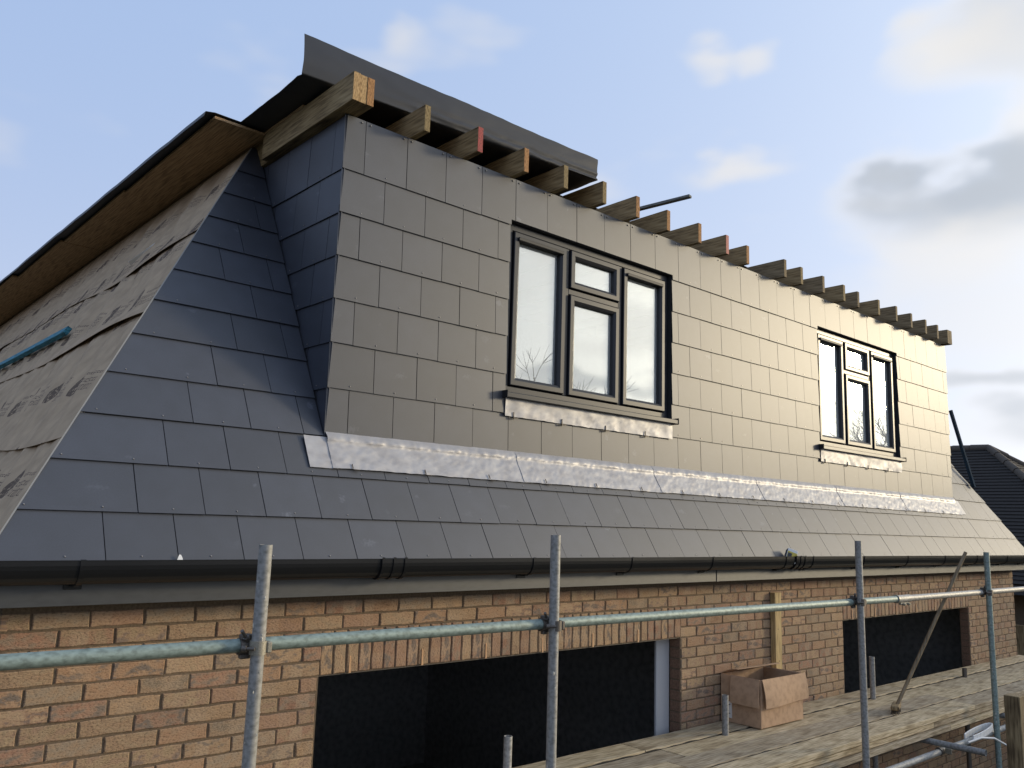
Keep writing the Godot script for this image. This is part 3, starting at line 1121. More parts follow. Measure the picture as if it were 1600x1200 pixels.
func window(x0: float, y0: float) -> void:
	var w := 1.79
	var h := 1.207
	var root := Node3D.new()
	root.name = numbered("window", house_node)
	house_node.add_child(root, true)
	root.position = Vector3(x0, y0, -0.012)
	# outer frame with two mullions and a transom
	var st := fresh()
	rect_sweep(st, Vector2(0.003, 0.003), Vector2(w - 0.003, h - 0.003), [[0.0, -0.1], [0.0, -0.028], [0.042, -0.028], [0.047, -0.033], [0.047, -0.1]])
	var bars := [[0.578, 0.617], [1.173, 1.212]]
	for b in bars:
		span(st, Vector3(b[0], 0.05, -0.1), Vector3(b[1], h - 0.05, -0.029), 0.003)
	span(st, Vector3(0.6175, h - 0.393, -0.1), Vector3(1.1725, h - 0.352, -0.0295), 0.003)
	obj("window_frame", st, M.frame, root)
	var lights := [[0.05, 0.05, 0.578, h - 0.05], [0.617, h - 0.352, 1.173, h - 0.05], [0.617, 0.05, 1.173, h - 0.393], [1.212, 0.05, 1.74, h - 0.05]]
	for l in lights:
		var s := fresh()
		rect_sweep(s, Vector2(l[0] + 0.007, l[1] + 0.007), Vector2(l[2] - 0.007, l[3] - 0.007), [[0.0, -0.09], [0.0, -0.014], [0.004, -0.010], [0.036, -0.010], [0.052, -0.020], [0.056, -0.024], [0.056, -0.09]])
		obj("sash", s, M.frame, root)
		var g := fresh()
		span(g, Vector3(l[0] + 0.060, l[1] + 0.060, -0.056), Vector3(l[2] - 0.060, l[3] - 0.060, -0.050))
		obj("pane", g, M.pane, root)
		var k := fresh()
		rect_sweep(k, Vector2(l[0] + 0.055, l[1] + 0.055), Vector2(l[2] - 0.055, l[3] - 0.055), [[0.0, -0.075], [0.0, -0.030], [0.005, -0.036], [0.012, -0.0475], [0.012, -0.075]])
		obj("glazing_gasket", k, M.gasket, root)
	for l in [lights[0], lights[3]]:
		var v := fresh()
		span(v, Vector3(l[0] + 0.035, l[3] - 0.068, -0.012), Vector3(l[2] - 0.045, l[3] - 0.043, 0.006), 0.004)
		obj("trickle_vent", v, M.gasket, root)
	# sill: nosing, sloping top, end caps
	var sl := fresh()
	var prof := [Vector2(-0.10, 0.002), Vector2(0.055, -0.006), Vector2(0.066, -0.012), Vector2(0.066, -0.040), Vector2(0.056, -0.044), Vector2(-0.10, -0.012)]
	for k in prof.size():
		var a: Vector2 = prof[k]
		var b: Vector2 = prof[(k + 1) % prof.size()]
		face(sl, [Vector3(-0.028, a.y, a.x), Vector3(w + 0.022, a.y, a.x), Vector3(w + 0.022, b.y, b.x), Vector3(-0.028, b.y, b.x)], Vector3(w * 0.5, -0.016, 0.0))
	obj("sill", sl, M.frame, root)
	for e in [-0.034, w + 0.022]:
		var cap := fresh()
		span(cap, Vector3(e, -0.047, -0.01), Vector3(e + 0.006, 0.004, 0.070), 0.001)
		obj("sill_end_cap", cap, M.gasket, root)
	# lead apron under the sill, with clips along its foot
	var n := FastNoiseLite.new()
	n.seed = int(x0 * 10.0)
	n.frequency = 1.0
	var ap := fresh()
	sheet(ap, 60, 6, func(u: float, v: float) -> Array:
		var yy := lerpf(-0.166 + 0.004 * n.get_noise_1d(u * 14.0), -0.012, v)
		return [Vector3(lerpf(-0.012, w - 0.002, u), yy, 0.027 + 0.006 * n.get_noise_2d(u * 14.0, v * 1.2) + 0.004 * n.get_noise_2d(u * 34.0, v * 4.0)), Vector2(u, v)], 0.003)
	obj("lead_apron", ap, M.lead, root)
	for k in 4:
		var c := fresh()
		var cx := 0.06 + k * 0.46
		span(c, Vector3(cx, -0.180, 0.028), Vector3(cx + 0.004, -0.135, 0.034))
		span(c, Vector3(cx, -0.176, 0.020), Vector3(cx + 0.040, -0.172, 0.034))
		obj("apron_clip", c, M.steel, root)

func extrude_x(st: SurfaceTool, prof: Array, x0: float, x1: float) -> void:
	# an open profile of [z, y] points swept along x; both sides drawn by two offset skins in the profile itself
	for k in prof.size() - 1:
		var a: Vector2 = prof[k]
		var b: Vector2 = prof[k + 1]
		var n := Vector3(0, -(b.x - a.x), b.y - a.y).normalized()
		var p := [Vector3(x0, a.y, a.x), Vector3(x1, a.y, a.x), Vector3(x1, b.y, b.x), Vector3(x0, b.y, b.x)]
		face(st, p, (p[0] + p[2]) * 0.5 - n * 0.01)

func gutter_profile(grow: float) -> Array:
	# a deep half-round: from the back edge down, round and up to the front lip, then back inside
	var c := Vector2(0.432, -0.672)
	var pts := []
	for k in 15:
		var t := PI + PI * k / 14.0
		pts.append(c + Vector2(cos(t) * (0.056 + grow), sin(t) * (0.078 + grow) ))
	pts.append(c + Vector2(0.056 + grow, 0.018 + grow))
	pts.append(c + Vector2(0.048, 0.020 + grow))
	return pts

func eaves() -> void:
	var x0 := LEFT - 0.32
	var x1 := 10.13
	var g := fresh()
	var out := gutter_profile(0.0)
	var skin := []
	for q in out:
		skin.append(q)
	extrude_x(g, skin, x0, x1)
	var inner := []
	for q in gutter_profile(-0.004):
		inner.append(q)
	inner.reverse()
	extrude_x(g, inner, x0, x1)
	# the closing lip and the two ends
	span(g, Vector3(x0, -0.6535, 0.480), Vector3(x1, -0.6500, 0.489))
	var gut := obj("gutter", g, M.gutter, house_node)
	for bx in [-1.32, 1.188, 2.093, 3.007, 4.02, 4.45, 5.368, 6.282, 7.179, 8.061, 8.998, 9.7]:
		var b := fresh()
		ring_strap(b, bx, 0.022, 0.005)
		span(b, Vector3(bx - 0.035, -0.775, 0.368), Vector3(bx + 0.035, -0.690, 0.374), 0.002)
		span(b, Vector3(bx - 0.012, -0.762, 0.372), Vector3(bx + 0.012, -0.742, 0.420), 0.003)
		obj("gutter_bracket", b, M.gutter, gut)
	for ux in [0.185, 4.235]:
		var u := fresh()
		ring_strap(u, ux, 0.13, 0.005)
		for d in [-0.072, -0.002, 0.068]:
			ring_strap(u, ux + d, 0.016, 0.010)
		obj("gutter_union", u, M.gutter, gut)
	# two lengths of fascia meeting in a butt joint
	for s in [[x0 - 0.02, 3.205], [3.209, 10.15]]:
		var fa := fresh()
		span(fa, Vector3(s[0], -0.842, 0.345), Vector3(s[1], -0.665, 0.366), 0.002)
		obj("fascia_board", fa, M.fascia, house_node)
	var lfa := fresh()
	span(lfa, Vector3(x0 + 0.155, -0.842, -13.5), Vector3(x0 + 0.175, -0.665, 0.343), 0.002)
	obj("fascia_board", lfa, M.fascia, house_node)
	var lso := fresh()
	span(lso, Vector3(x0 + 0.176, -0.838, -13.5), Vector3(LEFT + 0.01, -0.828, 0.198))
	obj("soffit", lso, M.soffit, house_node)
	var cap := fresh()
	span(cap, Vector3(3.213, -0.842, 0.3665), Vector3(3.236, -0.70, 0.3695))
	obj("fascia_joint_cap", cap, M.fascia, house_node)
	var so := fresh()
	span(so, Vector3(x0, -0.838, 0.20), Vector3(10.1, -0.828, 0.344))
	obj("soffit", so, M.soffit, house_node)

func ring_strap(st: SurfaceTool, x: float, wide: float, grow: float) -> void:
	var p := gutter_profile(grow)
	extrude_x(st, p, x - wide * 0.5, x + wide * 0.5)
	# thickness at the two sides
	var q := gutter_profile(-0.001)
	for s in [-1.0, 1.0]:
		for k in p.size() - 2:
			var xx: float = x + s * wide * 0.5
			face(st, [Vector3(xx, p[k].y, p[k].x), Vector3(xx, p[k + 1].y, p[k + 1].x), Vector3(xx, q[k + 1].y, q[k + 1].x), Vector3(xx, q[k].y, q[k].x)], Vector3(x, -0.67, 0.43))

func flashing() -> void:
	var n := FastNoiseLite.new()
	n.seed = 55
	n.frequency = 1.0
	n.fractal_octaves = 3
	var f := Basis(SLOPE_X, SLOPE_Y, SLOPE_Z)
	var lead := Node3D.new()
	lead.name = "lead_flashing"
	house_node.add_child(lead)
	var cuts := [-0.004, 1.42, 2.86, 4.30, 5.74, 7.18, 8.62]
	for k in cuts.size() - 1:
		var st := fresh()
		var a: float = cuts[k]
		var b: float = cuts[k + 1] + 0.08
		sheet(st, 110, 18, func(u: float, v: float) -> Array:
			var x := lerpf(a, b, u)
			var dx := 0.004 * n.get_noise_2d(x * 3.0, 5.0) - 0.006 * smooth(0.6, 1.0, u) * 0.3
			var bump := 0.0038 * n.get_noise_2d(x * 6.0, v * 3.0) + 0.0026 * n.get_noise_2d(x * 19.0, v * 7.0)
			var lap := 0.0035 * (1.0 - u) + 0.0010
			if v < 0.72:
				var s := lerpf(-0.216 + dx, -0.052 + 0.004 * n.get_noise_2d(x * 2.0, 9.0), v / 0.72)
				return [f * Vector3(x, s, 0.012 + lap + bump), Vector2(x, v)]
			var t := (v - 0.72) / 0.28
			var foot := f * Vector3(x, -0.052 + 0.004 * n.get_noise_2d(x * 2.0, 9.0), 0.012 + lap + bump)
			var roll := Vector3(x, foot.y + 0.028, foot.z + 0.002 + bump)
			var top := Vector3(x, 0.03, 0.0035)
			return [foot.lerp(roll, minf(t * 2.0, 1.0)).lerp(top, maxf(0.0, t * 2.0 - 1.0)), Vector2(x, v)], 0.002)
		obj("lead_sheet", st, M.lead, lead)
	# the corner piece that runs past the dormer's left edge
	var cor := fresh()
	sheet(cor, 12, 12, func(u: float, v: float) -> Array:
		var x := lerpf(-0.142, 0.03, u)
		var s := lerpf(-0.218, -0.012, v)
		return [f * Vector3(x, s, 0.0125 + 0.002 * n.get_noise_2d(x * 18.0, s * 14.0)), Vector2(x, s)], 0.002)
	obj("lead_sheet", cor, M.lead, lead)
	var last := fresh()
	sheet(last, 8, 8, func(u: float, v: float) -> Array:
		return [f * Vector3(lerpf(8.69, 8.80, u), lerpf(-0.21, -0.02, v), 0.013), Vector2(u, v)], 0.002)
	obj("lead_sheet", last, M.lead, lead)
	var x := 0.12
	while x < 8.6:
		var c := fresh()
		box(c, f * Vector3(x, -0.200, 0.021), Vector3(0.003, 0.030, 0.005), 0.0, f)
		box(c, f * Vector3(x + 0.022, -0.222, 0.018), Vector3(0.036, 0.004, 0.008), 0.0, f)
		obj("flashing_clip", c, M.steel, lead)
		x += 0.5

func flat_roof() -> void:
	var low := 1.951
	var high := 2.126
	# joists: [x of the left side, z of the sawn end, end colour]
	var js := [[0.461, 0.145, "g"], [0.885, 0.152, "r"], [1.313, 0.135, "o"], [1.706, 0.130, "g"], [2.117, 0.133, "g"], [2.514, 0.126, "o"], [2.917, 0.112, "o"], [3.339, 0.116, "o"], [3.747, 0.113, "r"],
		[4.110, 0.085, "o"], [4.697, 0.116, "d"], [5.019, 0.105, "g"], [5.433, 0.110, "d"], [5.864, 0.108, "g"], [6.204, 0.094, "d"], [6.661, 0.104, "g"], [7.050, 0.125, "d"], [7.479, 0.108, "d"], [7.884, 0.104, "d"], [8.24, 0.098, "d"]]
	for j in js:
		var st := fresh()
		span(st, Vector3(j[0], low, -3.0), Vector3(j[0] + 0.045, high, j[1]), 0.003)
		var o := obj("joist", st, M.joist if j[2] != "d" else M.joist_dark, house_node)
		var e := fresh()
		span(e, Vector3(j[0] + 0.002, low + 0.002, j[1] - 0.002), Vector3(j[0] + 0.043, high - 0.002, j[1] + 0.0015))
		var mat: Material = {"g": M.sawn_grey, "r": M.red_paint, "o": M.sawn_orange, "d": M.joist_dark}[j[2]]
		obj("painted_end" if j[2] == "r" else "sawn_end", e, mat, o)
		if j[2] == "r":
			o.set_meta("label", "joist with a red painted end")
	# the trebled beam over the dormer's left corner and the doubled one at the right
	var beam := Node3D.new()
	beam.name = "corner_beam"
	house_node.add_child(beam)
	for k in 3:
		var st := fresh()
		var x := -0.068 + 0.0475 * k
		span(st, Vector3(x, low, -1.02 if k == 0 else -3.0), Vector3(x + 0.0465, high + [0.004, 0.0, -0.002][k], 0.172 + [0.0, -0.002, 0.001][k]), 0.002)
		var ply := obj("beam_ply", st, M.joist, beam)
		var e := fresh()
		span(e, Vector3(x + 0.001, low + 0.001, 0.168), Vector3(x + 0.0455, high - 0.003, 0.174 + [0.0, -0.002, 0.001][k]))
		obj("sawn_end", e, [M.sawn, M.sawn, M.sawn_orange][k], beam)
		ply.name = numbered("beam_ply", beam) if k == 0 else ply.name
	var right := Node3D.new()
	right.name = "end_beam"
	house_node.add_child(right)
	for k in 2:
		var st := fresh()
		var x := 8.585 + 0.068 * k
		span(st, Vector3(x, low, -3.0), Vector3(x + 0.066, high, 0.088), 0.002)
		obj("beam_ply", st, M.joist_dark, right)
	# deck boards over the joists; the front edge stays back from the wall
	var deck := Node3D.new()
	deck.name = "roof_deck"
	house_node.add_child(deck)
	var dx := -0.072
	while dx < 8.6:
		var st := fresh()
		var to := minf(dx + 2.44, 8.72)
		span(st, Vector3(dx + 0.001, high + 0.003, -1.0), Vector3(to - 0.001, high + 0.021, -0.45), 0.001)
		span(st, Vector3(dx + 0.001, high + 0.003, -12.15), Vector3(to - 0.001, high + 0.021, -1.003), 0.001)
		obj("plywood_sheet", st, M.ply, deck)
		dx += 2.44
	# the plywood that oversails the left hip, in sheets along z, not quite in line
	var edges := [-0.425, -0.44, -0.47, -0.53, -0.55, -0.57]
	for k in 6:
		var st := fresh()
		var za := -0.985 - 1.83 * k
		span(st, Vector3(edges[k], high - 0.012 + 0.002 * (k % 2), za - 1.822), Vector3(-0.074, high + 0.006 + 0.002 * (k % 2), za), 0.001)
		obj("plywood_sheet", st, M.ply, deck)
	# rubber membrane: over the dormer with its front edge curled up, and over the main roof with its edge hanging at the left
	var n := FastNoiseLite.new()
	n.seed = 66
	n.frequency = 1.0
	n.fractal_octaves = 3
	var rub := Node3D.new()
	rub.name = "rubber_membrane"
	house_node.add_child(rub)
	var st := fresh()
	sheet(st, 90, 30, func(u: float, v: float) -> Array:
		var x := lerpf(-0.250, 2.128, u)
		var zc := lerpf(-0.128, 0.063, u)
		var ht := lerpf(0.285, 0.175, u) + 0.006 * n.get_noise_2d(u * 7.0, 1.0)
		var dent := 0.006 * n.get_noise_2d(u * 3.0, v * 2.0)
		var p := Vector3.ZERO
		if v < 0.5:
			var t := v / 0.5
			p = Vector3(x, 2.150 + 0.010 * n.get_noise_2d(u * 3.0, t * 4.0) * t + 0.03 * smooth(0.6, 1.0, t) * smooth(0.5, 0.0, u) * 0.3, lerpf(-1.0, zc, t))
		else:
			var t := (v - 0.5) / 0.5
			var lean := 0.03 * sin(t * PI * 0.5) * (1.0 - 0.8 * u)
			p = Vector3(x + 0.012 * t, 2.150 + ht * t, zc + 0.022 * sin(t * PI) * (1.0 - u) - lean + dent * smooth(0.0, 0.3, t))
			# a few slack horizontal wrinkles near the fold
			p.z += 0.009 * sin(t * 22.0 + u * 7.0 + 2.0 * n.get_noise_2d(u * 6.0, 40.0)) * smooth(0.55, 0.1, t) * smooth(0.15, 0.45, u)
		return [p, Vector2(u, v)], 0.003)
	obj("membrane_sheet", st, M.rubber, rub)
	var mm := fresh()
	sheet(mm, 10, 70, func(u: float, v: float) -> Array:
		var z := lerpf(-12.1, -0.985, v)
		var out := lerpf(-0.635, -0.515, v) + 0.006 * n.get_noise_1d(v * 9.0) + 0.02 * floorf(v * 4.3) * 0.25
		if u < 0.25:
			var t := u / 0.25
			return [Vector3(out - 0.004 + 0.012 * t, 2.105 + 0.044 * t + 0.004 * n.get_noise_1d(v * 12.0), z), Vector2(u, v)]
		return [Vector3(lerpf(out + 0.008, 0.4, (u - 0.25) / 0.75), 2.1515 + 0.004 * n.get_noise_2d(u * 5.0, v * 20.0), z), Vector2(u, v)], 0.002)
	obj("membrane_sheet", mm, M.rubber, rub)
	var m3 := fresh()
	sheet(m3, 40, 12, func(u: float, v: float) -> Array:
		return [Vector3(lerpf(2.1, 8.72, u), 2.153 + 0.012 * n.get_noise_2d(u * 20.0, v * 2.0) + 0.01 * smooth(0.8, 1.0, v), lerpf(-3.0, -0.36 + 0.05 * n.get_noise_1d(u * 12.0), v)), Vector2(u, v)], 0.002)
	obj("membrane_sheet", m3, M.rubber, rub)

# ------------------------------------------------------------------ scaffold
func pole(called: String, label: String, x: float, z: float, top: float, mat: Material, group: String, lean := 0.0, splashes := 0, foot := GROUND) -> Node3D:
	var st := fresh()
	tube(st, Vector3(0, 0, 0), Vector3(lean, top - foot, 0), 0.0242, -1.0, 22, 0.0205)
	var t := thing(called, label, "scaffold tube", Vector3(x, foot, z), group)
	obj("steel_tube", st, mat, t)
	var b := fresh()
	span(b, Vector3(-0.075, 0.0, -0.075), Vector3(0.075, 0.006, 0.075), 0.002)
	obj("base_plate", b, M.steel, t)
	if splashes > 0:
		var sp := fresh()
		var r := RandomNumberGenerator.new()
		r.seed = int(absf(x) * 100.0)
		for k in splashes:
			var a := r.randf_range(0.0, TAU)
			var d := Vector3(cos(a), 0, sin(a))
			var y := r.randf_range(0.35, 0.99) * (top - foot)
			var c := d * 0.0242 + Vector3(lean * y / (top - foot), y, 0)
			var side := d.cross(Vector3.UP)
			var ring := []
			var n := 7
			var rr := r.randf_range(0.004, 0.013)
			for j in n:
				var q := TAU * j / n
				var l := rr * r.randf_range(0.6, 1.3)
				ring.append(c + side * cos(q) * l * 0.7 + Vector3.UP * sin(q) * l * 1.6 - d * 0.003)
			for j in n:
				face(sp, [c + d * 0.003, ring[j], ring[(j + 1) % n]], c - d * 0.02)
		tag(obj("mortar_splashes", sp, M.splash, t), "pale dried mortar splashes", "", "", "stuff")
	return t

func coupler(label: String, at: Vector3, mat: Material) -> void:
	# a right-angle coupler: a collar round the upright, one round the rail, each with a hinged flap, bolt and nut
	var t := thing("scaffold_coupler", label, "coupler", at, "couplers on the guard rail")
	var up := fresh()
	tube(up, Vector3(0, -0.024, 0), Vector3(0, 0.024, 0), 0.0300, -1.0, 18, 0.0246)
	box(up, Vector3(0.036, 0, 0.006), Vector3(0.020, 0.040, 0.030), 0.004)
	obj("upright_collar", up, mat, t)
	var rl := fresh()
	tube(rl, Vector3(-0.052, 0, -0.052), Vector3(-0.006, 0, -0.052), 0.0300, -1.0, 18, 0.0246)
	box(rl, Vector3(-0.028, 0.034, -0.045), Vector3(0.042, 0.020, 0.030), 0.004)
	box(rl, Vector3(-0.028, -0.034, -0.045), Vector3(0.040, 0.018, 0.024), 0.004)
	obj("rail_collar", rl, M.steel, t)
	for b in [[Vector3(-0.058, 0.0, 0.004), Vector3(-0.026, 0.0, 0.030)], [Vector3(-0.030, 0.028, -0.03), Vector3(-0.060, 0.060, -0.012)]]:
		var s := fresh()
		tube(s, b[0], b[1], 0.0065, -1.0, 8)
		var d: Vector3 = (b[1] - b[0]).normalized()
		tube(s, b[0] - d * 0.004, b[0] + d * 0.012, 0.0125, -1.0, 6)
		obj("bolt", s, M.steel, t)

func scaffold() -> void:
	var g := "scaffold uprights in front of the guard rail"
	pole("scaffold_pole", "galvanised scaffold upright in front of plain brickwork beside the wide black opening, paint-splashed", -0.923, 1.292, -0.551, M.galv, g, 0.001, 60)
	pole("scaffold_pole", "grey scaffold upright crossing the wide black opening below the gutter", 0.580, 1.292, -0.496, M.galv, g, -0.012, 14)
	pole("scaffold_pole", "dark grey scaffold upright crossing the edge of the far black opening, beside the cardboard box", 3.645, 1.292, -0.496, M.galv, g, -0.024)
	pole("scaffold_pole", "weathered scaffold upright beyond the leaning broom, splashed with mortar", 6.065, 1.292, -0.576, M.galv_green, g, -0.026, 90)
	var h := "short inner scaffold tubes rising through the boards"
	pole("scaffold_stub", "short open-ended scaffold tube standing in the wide black opening's corner of the walkway", 1.008, 0.5, -1.638, M.galv_bright, h)
	pole("scaffold_stub", "short scaffold tube rising through the boards beside the cardboard box", 3.117, 0.5, -1.638, M.galv, h)
	pole("scaffold_stub", "tall scaffold stub half hidden behind an upright, against the far black opening", 5.406, 0.5, -1.546, M.galv, h)
	pole("scaffold_stub", "stumpy dark tube end poking through the boards past the broom", 7.492, 0.5, -1.826, M.steel, h)
	# guard rail in two lengths with a sleeve between them
	for r in [["greenish scaffold guard rail running in front of the wide black opening", -3.6, 4.47, M.galv_green], ["bright scaffold guard rail beyond the sleeve coupler, in front of the far black opening", 4.476, 7.16, M.galv_bright]]:
		var t := thing("guard_rail", r[0], "scaffold tube", Vector3(r[1], -0.9177, 1.2412), "guard rail lengths")
		var st := fresh()
		tube(st, Vector3(0, 0.016 if r[1] < 0.0 else -0.015, 0), Vector3(r[2] - r[1], -0.015, 0), 0.0242, -1.0, 22, 0.0205)
		obj("steel_tube", st, r[3], t)
	var sl := thing("sleeve_coupler", "split sleeve coupler clamped round the guard rail joint", "coupler", Vector3(4.40, -0.933, 1.2412))
	var s1 := fresh()
	tube(s1, Vector3(-0.10, 0, 0), Vector3(0.13, 0, 0), 0.0290, -1.0, 20, 0.0246)
	obj("sleeve", s1, M.galv_bright, sl)
	var s2 := fresh()
	box(s2, Vector3(0.01, -0.036, 0.012), Vector3(0.15, 0.016, 0.022), 0.003)
	tube(s2, Vector3(-0.105, 0, 0), Vector3(-0.095, 0, 0), 0.0325, -1.0, 20, 0.0246)
	obj("flange", s2, M.steel_pale, sl)
	for k in 2:
		var b := fresh()
		tube(b, Vector3(-0.03 + 0.08 * k, -0.040, -0.01), Vector3(-0.03 + 0.08 * k, -0.040, 0.045), 0.0065, -1.0, 8)
		tube(b, Vector3(-0.03 + 0.08 * k, -0.040, 0.026), Vector3(-0.03 + 0.08 * k, -0.040, 0.038), 0.012, -1.0, 6)
		obj("bolt", b, M.steel_pale, sl)
	var cp := [[-0.923, "pale mortar-crusted coupler where rail meets the upright before plain brickwork"], [0.580, "rusty coupler where rail meets the upright before the wide black opening"], [3.632, "dark coupler on the upright nearest the timber stud"], [6.048, "dark coupler on the mortar-splashed upright beyond the broom"]]
	for k in 4:
		coupler(cp[k][1], Vector3(cp[k][0], -0.905 - 0.006 * k - 0.010, 1.2932), M.steel_pale if k == 0 else M.steel)
	# boards, three deep, four wide
	var rows := [[0.2365, [-2.4, 2.27, 6.17, 9.9]], [0.477, [-2.4, 2.40, 6.62, 10.2]], [0.7035, [-2.4, 2.17, 6.05, 9.9]], [0.9400, [-2.4, 1.95, 5.95, 9.6]]]
	var row_words := ["first row from the brick wall", "second row from the wall", "third row from the wall", "outermost row of the walkway"]
	var part_words := ["before the wide black opening", "passing the cardboard box", "running past the broom"]
	for k in 4:
		for s in 3:
			var edges: Array = rows[k][1]
			var bd := board(edges[s] + 0.004, edges[s + 1] - 0.004, rows[k][0], DECK + [0.0, -0.009, 0.003, -0.002][k] - rng.randf_range(0.0, 0.003), "timber scaffold board, %s, %s" % [row_words[k], part_words[s]], "top scaffold boards of the walkway", (k * 3 + s) % 4)
			if k < 3:
				# sweepings and mud trodden into the gap beside this board
				var z0: float = 0.1085
				var gap: float = rows[k + 1][0] - rows[k][0] - 0.2165
				var dirt := fresh()
				var l: float = edges[s + 1] - edges[s] - 0.01
				sheet(dirt, 80, 2, func(u: float, v: float) -> Array:
					return [Vector3((u - 0.5) * l, 0.030 + 0.005 * sin(u * 91.0 + k) * sin(u * 37.0) - 0.002 * v, lerpf(z0 + gap, z0 - 0.001, v)), Vector2(u, v)], 0.012)
				obj("trodden_dirt", dirt, M.dirt, bd)
	for layer in [1, 2]:
		for s in 3:
			var cut: Array = [[-2.3, 1.2, 5.1, 9.5], [-2.3, 1.5, 5.35, 9.5]][layer - 1]
			var z: float = rows[3][0] + (0.022 if layer == 2 else -0.010)
			var text := "%s board of the three-deep stack at the walkway's edge, %s" % [["middle", "lowest"][layer - 1], ["before the wide opening", "under the broom", "past the splashed upright"][s]]
			board(cut[s] + 0.004, cut[s + 1] - 0.004, z, DECK - 0.006 - 0.0455 * layer, text, "lower scaffold boards of the walkway", (s + layer) % 4)
	# packing boards that carry the inner rows on the transoms
	for q in tx_spots():
		var t := thing("packing_batten", q[2], "batten", Vector3(q[0], -2.0432, 0.25), "battens packing the boards off the transoms")
		var st := fresh()
		span(st, Vector3(-0.04, 0, 0), Vector3(0.04, 0.082, 0.66), 0.003)
		obj("batten", st, M.board[3], t)
	# transoms and the ledger below
	var tx := tx_spots()
	for q in tx:
		var t := thing("transom_tube", q[1], "scaffold tube", Vector3(q[0], -2.0682, 0.24), "transoms under the walkway")
		var st := fresh()
		tube(st, Vector3.ZERO, Vector3(0, 0, 1.36), 0.0242, -1.0, 20, 0.0205)
		obj("steel_tube", st, M.galv, t)
	var lg := thing("ledger_tube", "pale ledger tube running under the outer edge of the walkway", "scaffold tube", Vector3(-2.0, -2.142, 1.240))
	var ls := fresh()
	tube(ls, Vector3.ZERO, Vector3(10.4, 0, 0), 0.0242, -1.0, 20, 0.0205)
	obj("steel_tube", ls, M.galv_bright, lg)
	var cl := thing("ledger_coupler", "small plated coupler hanging where transom meets ledger", "coupler", Vector3(4.98, -2.10, 1.27))
	var c1 := fresh()
	tube(c1, Vector3(-0.03, -0.039, -0.03), Vector3(0.03, -0.039, -0.03), 0.030, -1.0, 16, 0.0246)
	obj("collar", c1, M.steel, cl)
	var c2 := fresh()
	box(c2, Vector3(0.03, -0.012, 0.03), Vector3(0.045, 0.010, 0.05), 0.002)
	box(c2, Vector3(0.01, -0.030, 0.03), Vector3(0.010, 0.040, 0.05), 0.002)
	obj("flap", c2, M.steel_pale, cl)

func tx_spots() -> Array:
	return [[0.70, "grey transom tube under the boards by the wide black opening", "packing batten on the transom by the wide black opening"], [3.0, "grey transom tube under the boards below the cardboard box", "packing batten on the transom below the cardboard box"],
		[4.93, "open-ended transom tube poking out under the board stack", "packing batten on the open-ended transom"], [6.55, "far transom tube under the boards near the timber post", "packing batten on the transom past the broom"], [8.9, "last transom tube under the boards at the far corner", "packing batten on the last transom at the far corner"]]

func board(x0: float, x1: float, z: float, top: float, label: String, group: String, tone: int) -> Node3D:
	var t := thing("scaffold_board", label, "scaffold board", Vector3((x0 + x1) * 0.5, top - 0.038, z + 0.1125), group)
	var st := fresh()
	var n := FastNoiseLite.new()
	n.seed = int(x0 * 100.0 + z * 1000.0)
	n.frequency = 1.0
	var l := x1 - x0
	# a slightly cupped and bowed plank
	var segs := 14
	for k in segs:
		var a := -l * 0.5 + l * k / segs
		var b := -l * 0.5 + l * (k + 1) / segs
		var ends := [a, b]
		var q := []
		for e in ends:
			var w := 0.1090 + 0.0012 * n.get_noise_2d(e * 1.2, 3.0)
			var y := 0.0012 * n.get_noise_2d(e * 0.6, 8.0)
			q.append([Vector3(e, y, -w), Vector3(e, y, w), Vector3(e, 0.034 + y, w), Vector3(e, 0.0375 + y, w - 0.004), Vector3(e, 0.0375 + y, -w + 0.004), Vector3(e, 0.034 + y, -w)])
		var mid := Vector3((a + b) * 0.5, 0.019, 0)
		for i in 6:
			var j := (i + 1) % 6
			face(st, [q[0][i], q[0][j], q[1][j], q[1][i]], mid)
		if k == 0:
			face(st, q[0], mid)
		if k == segs - 1:
			face(st, q[1], mid)
	obj("plank", st, M.board[tone], t)
	return t

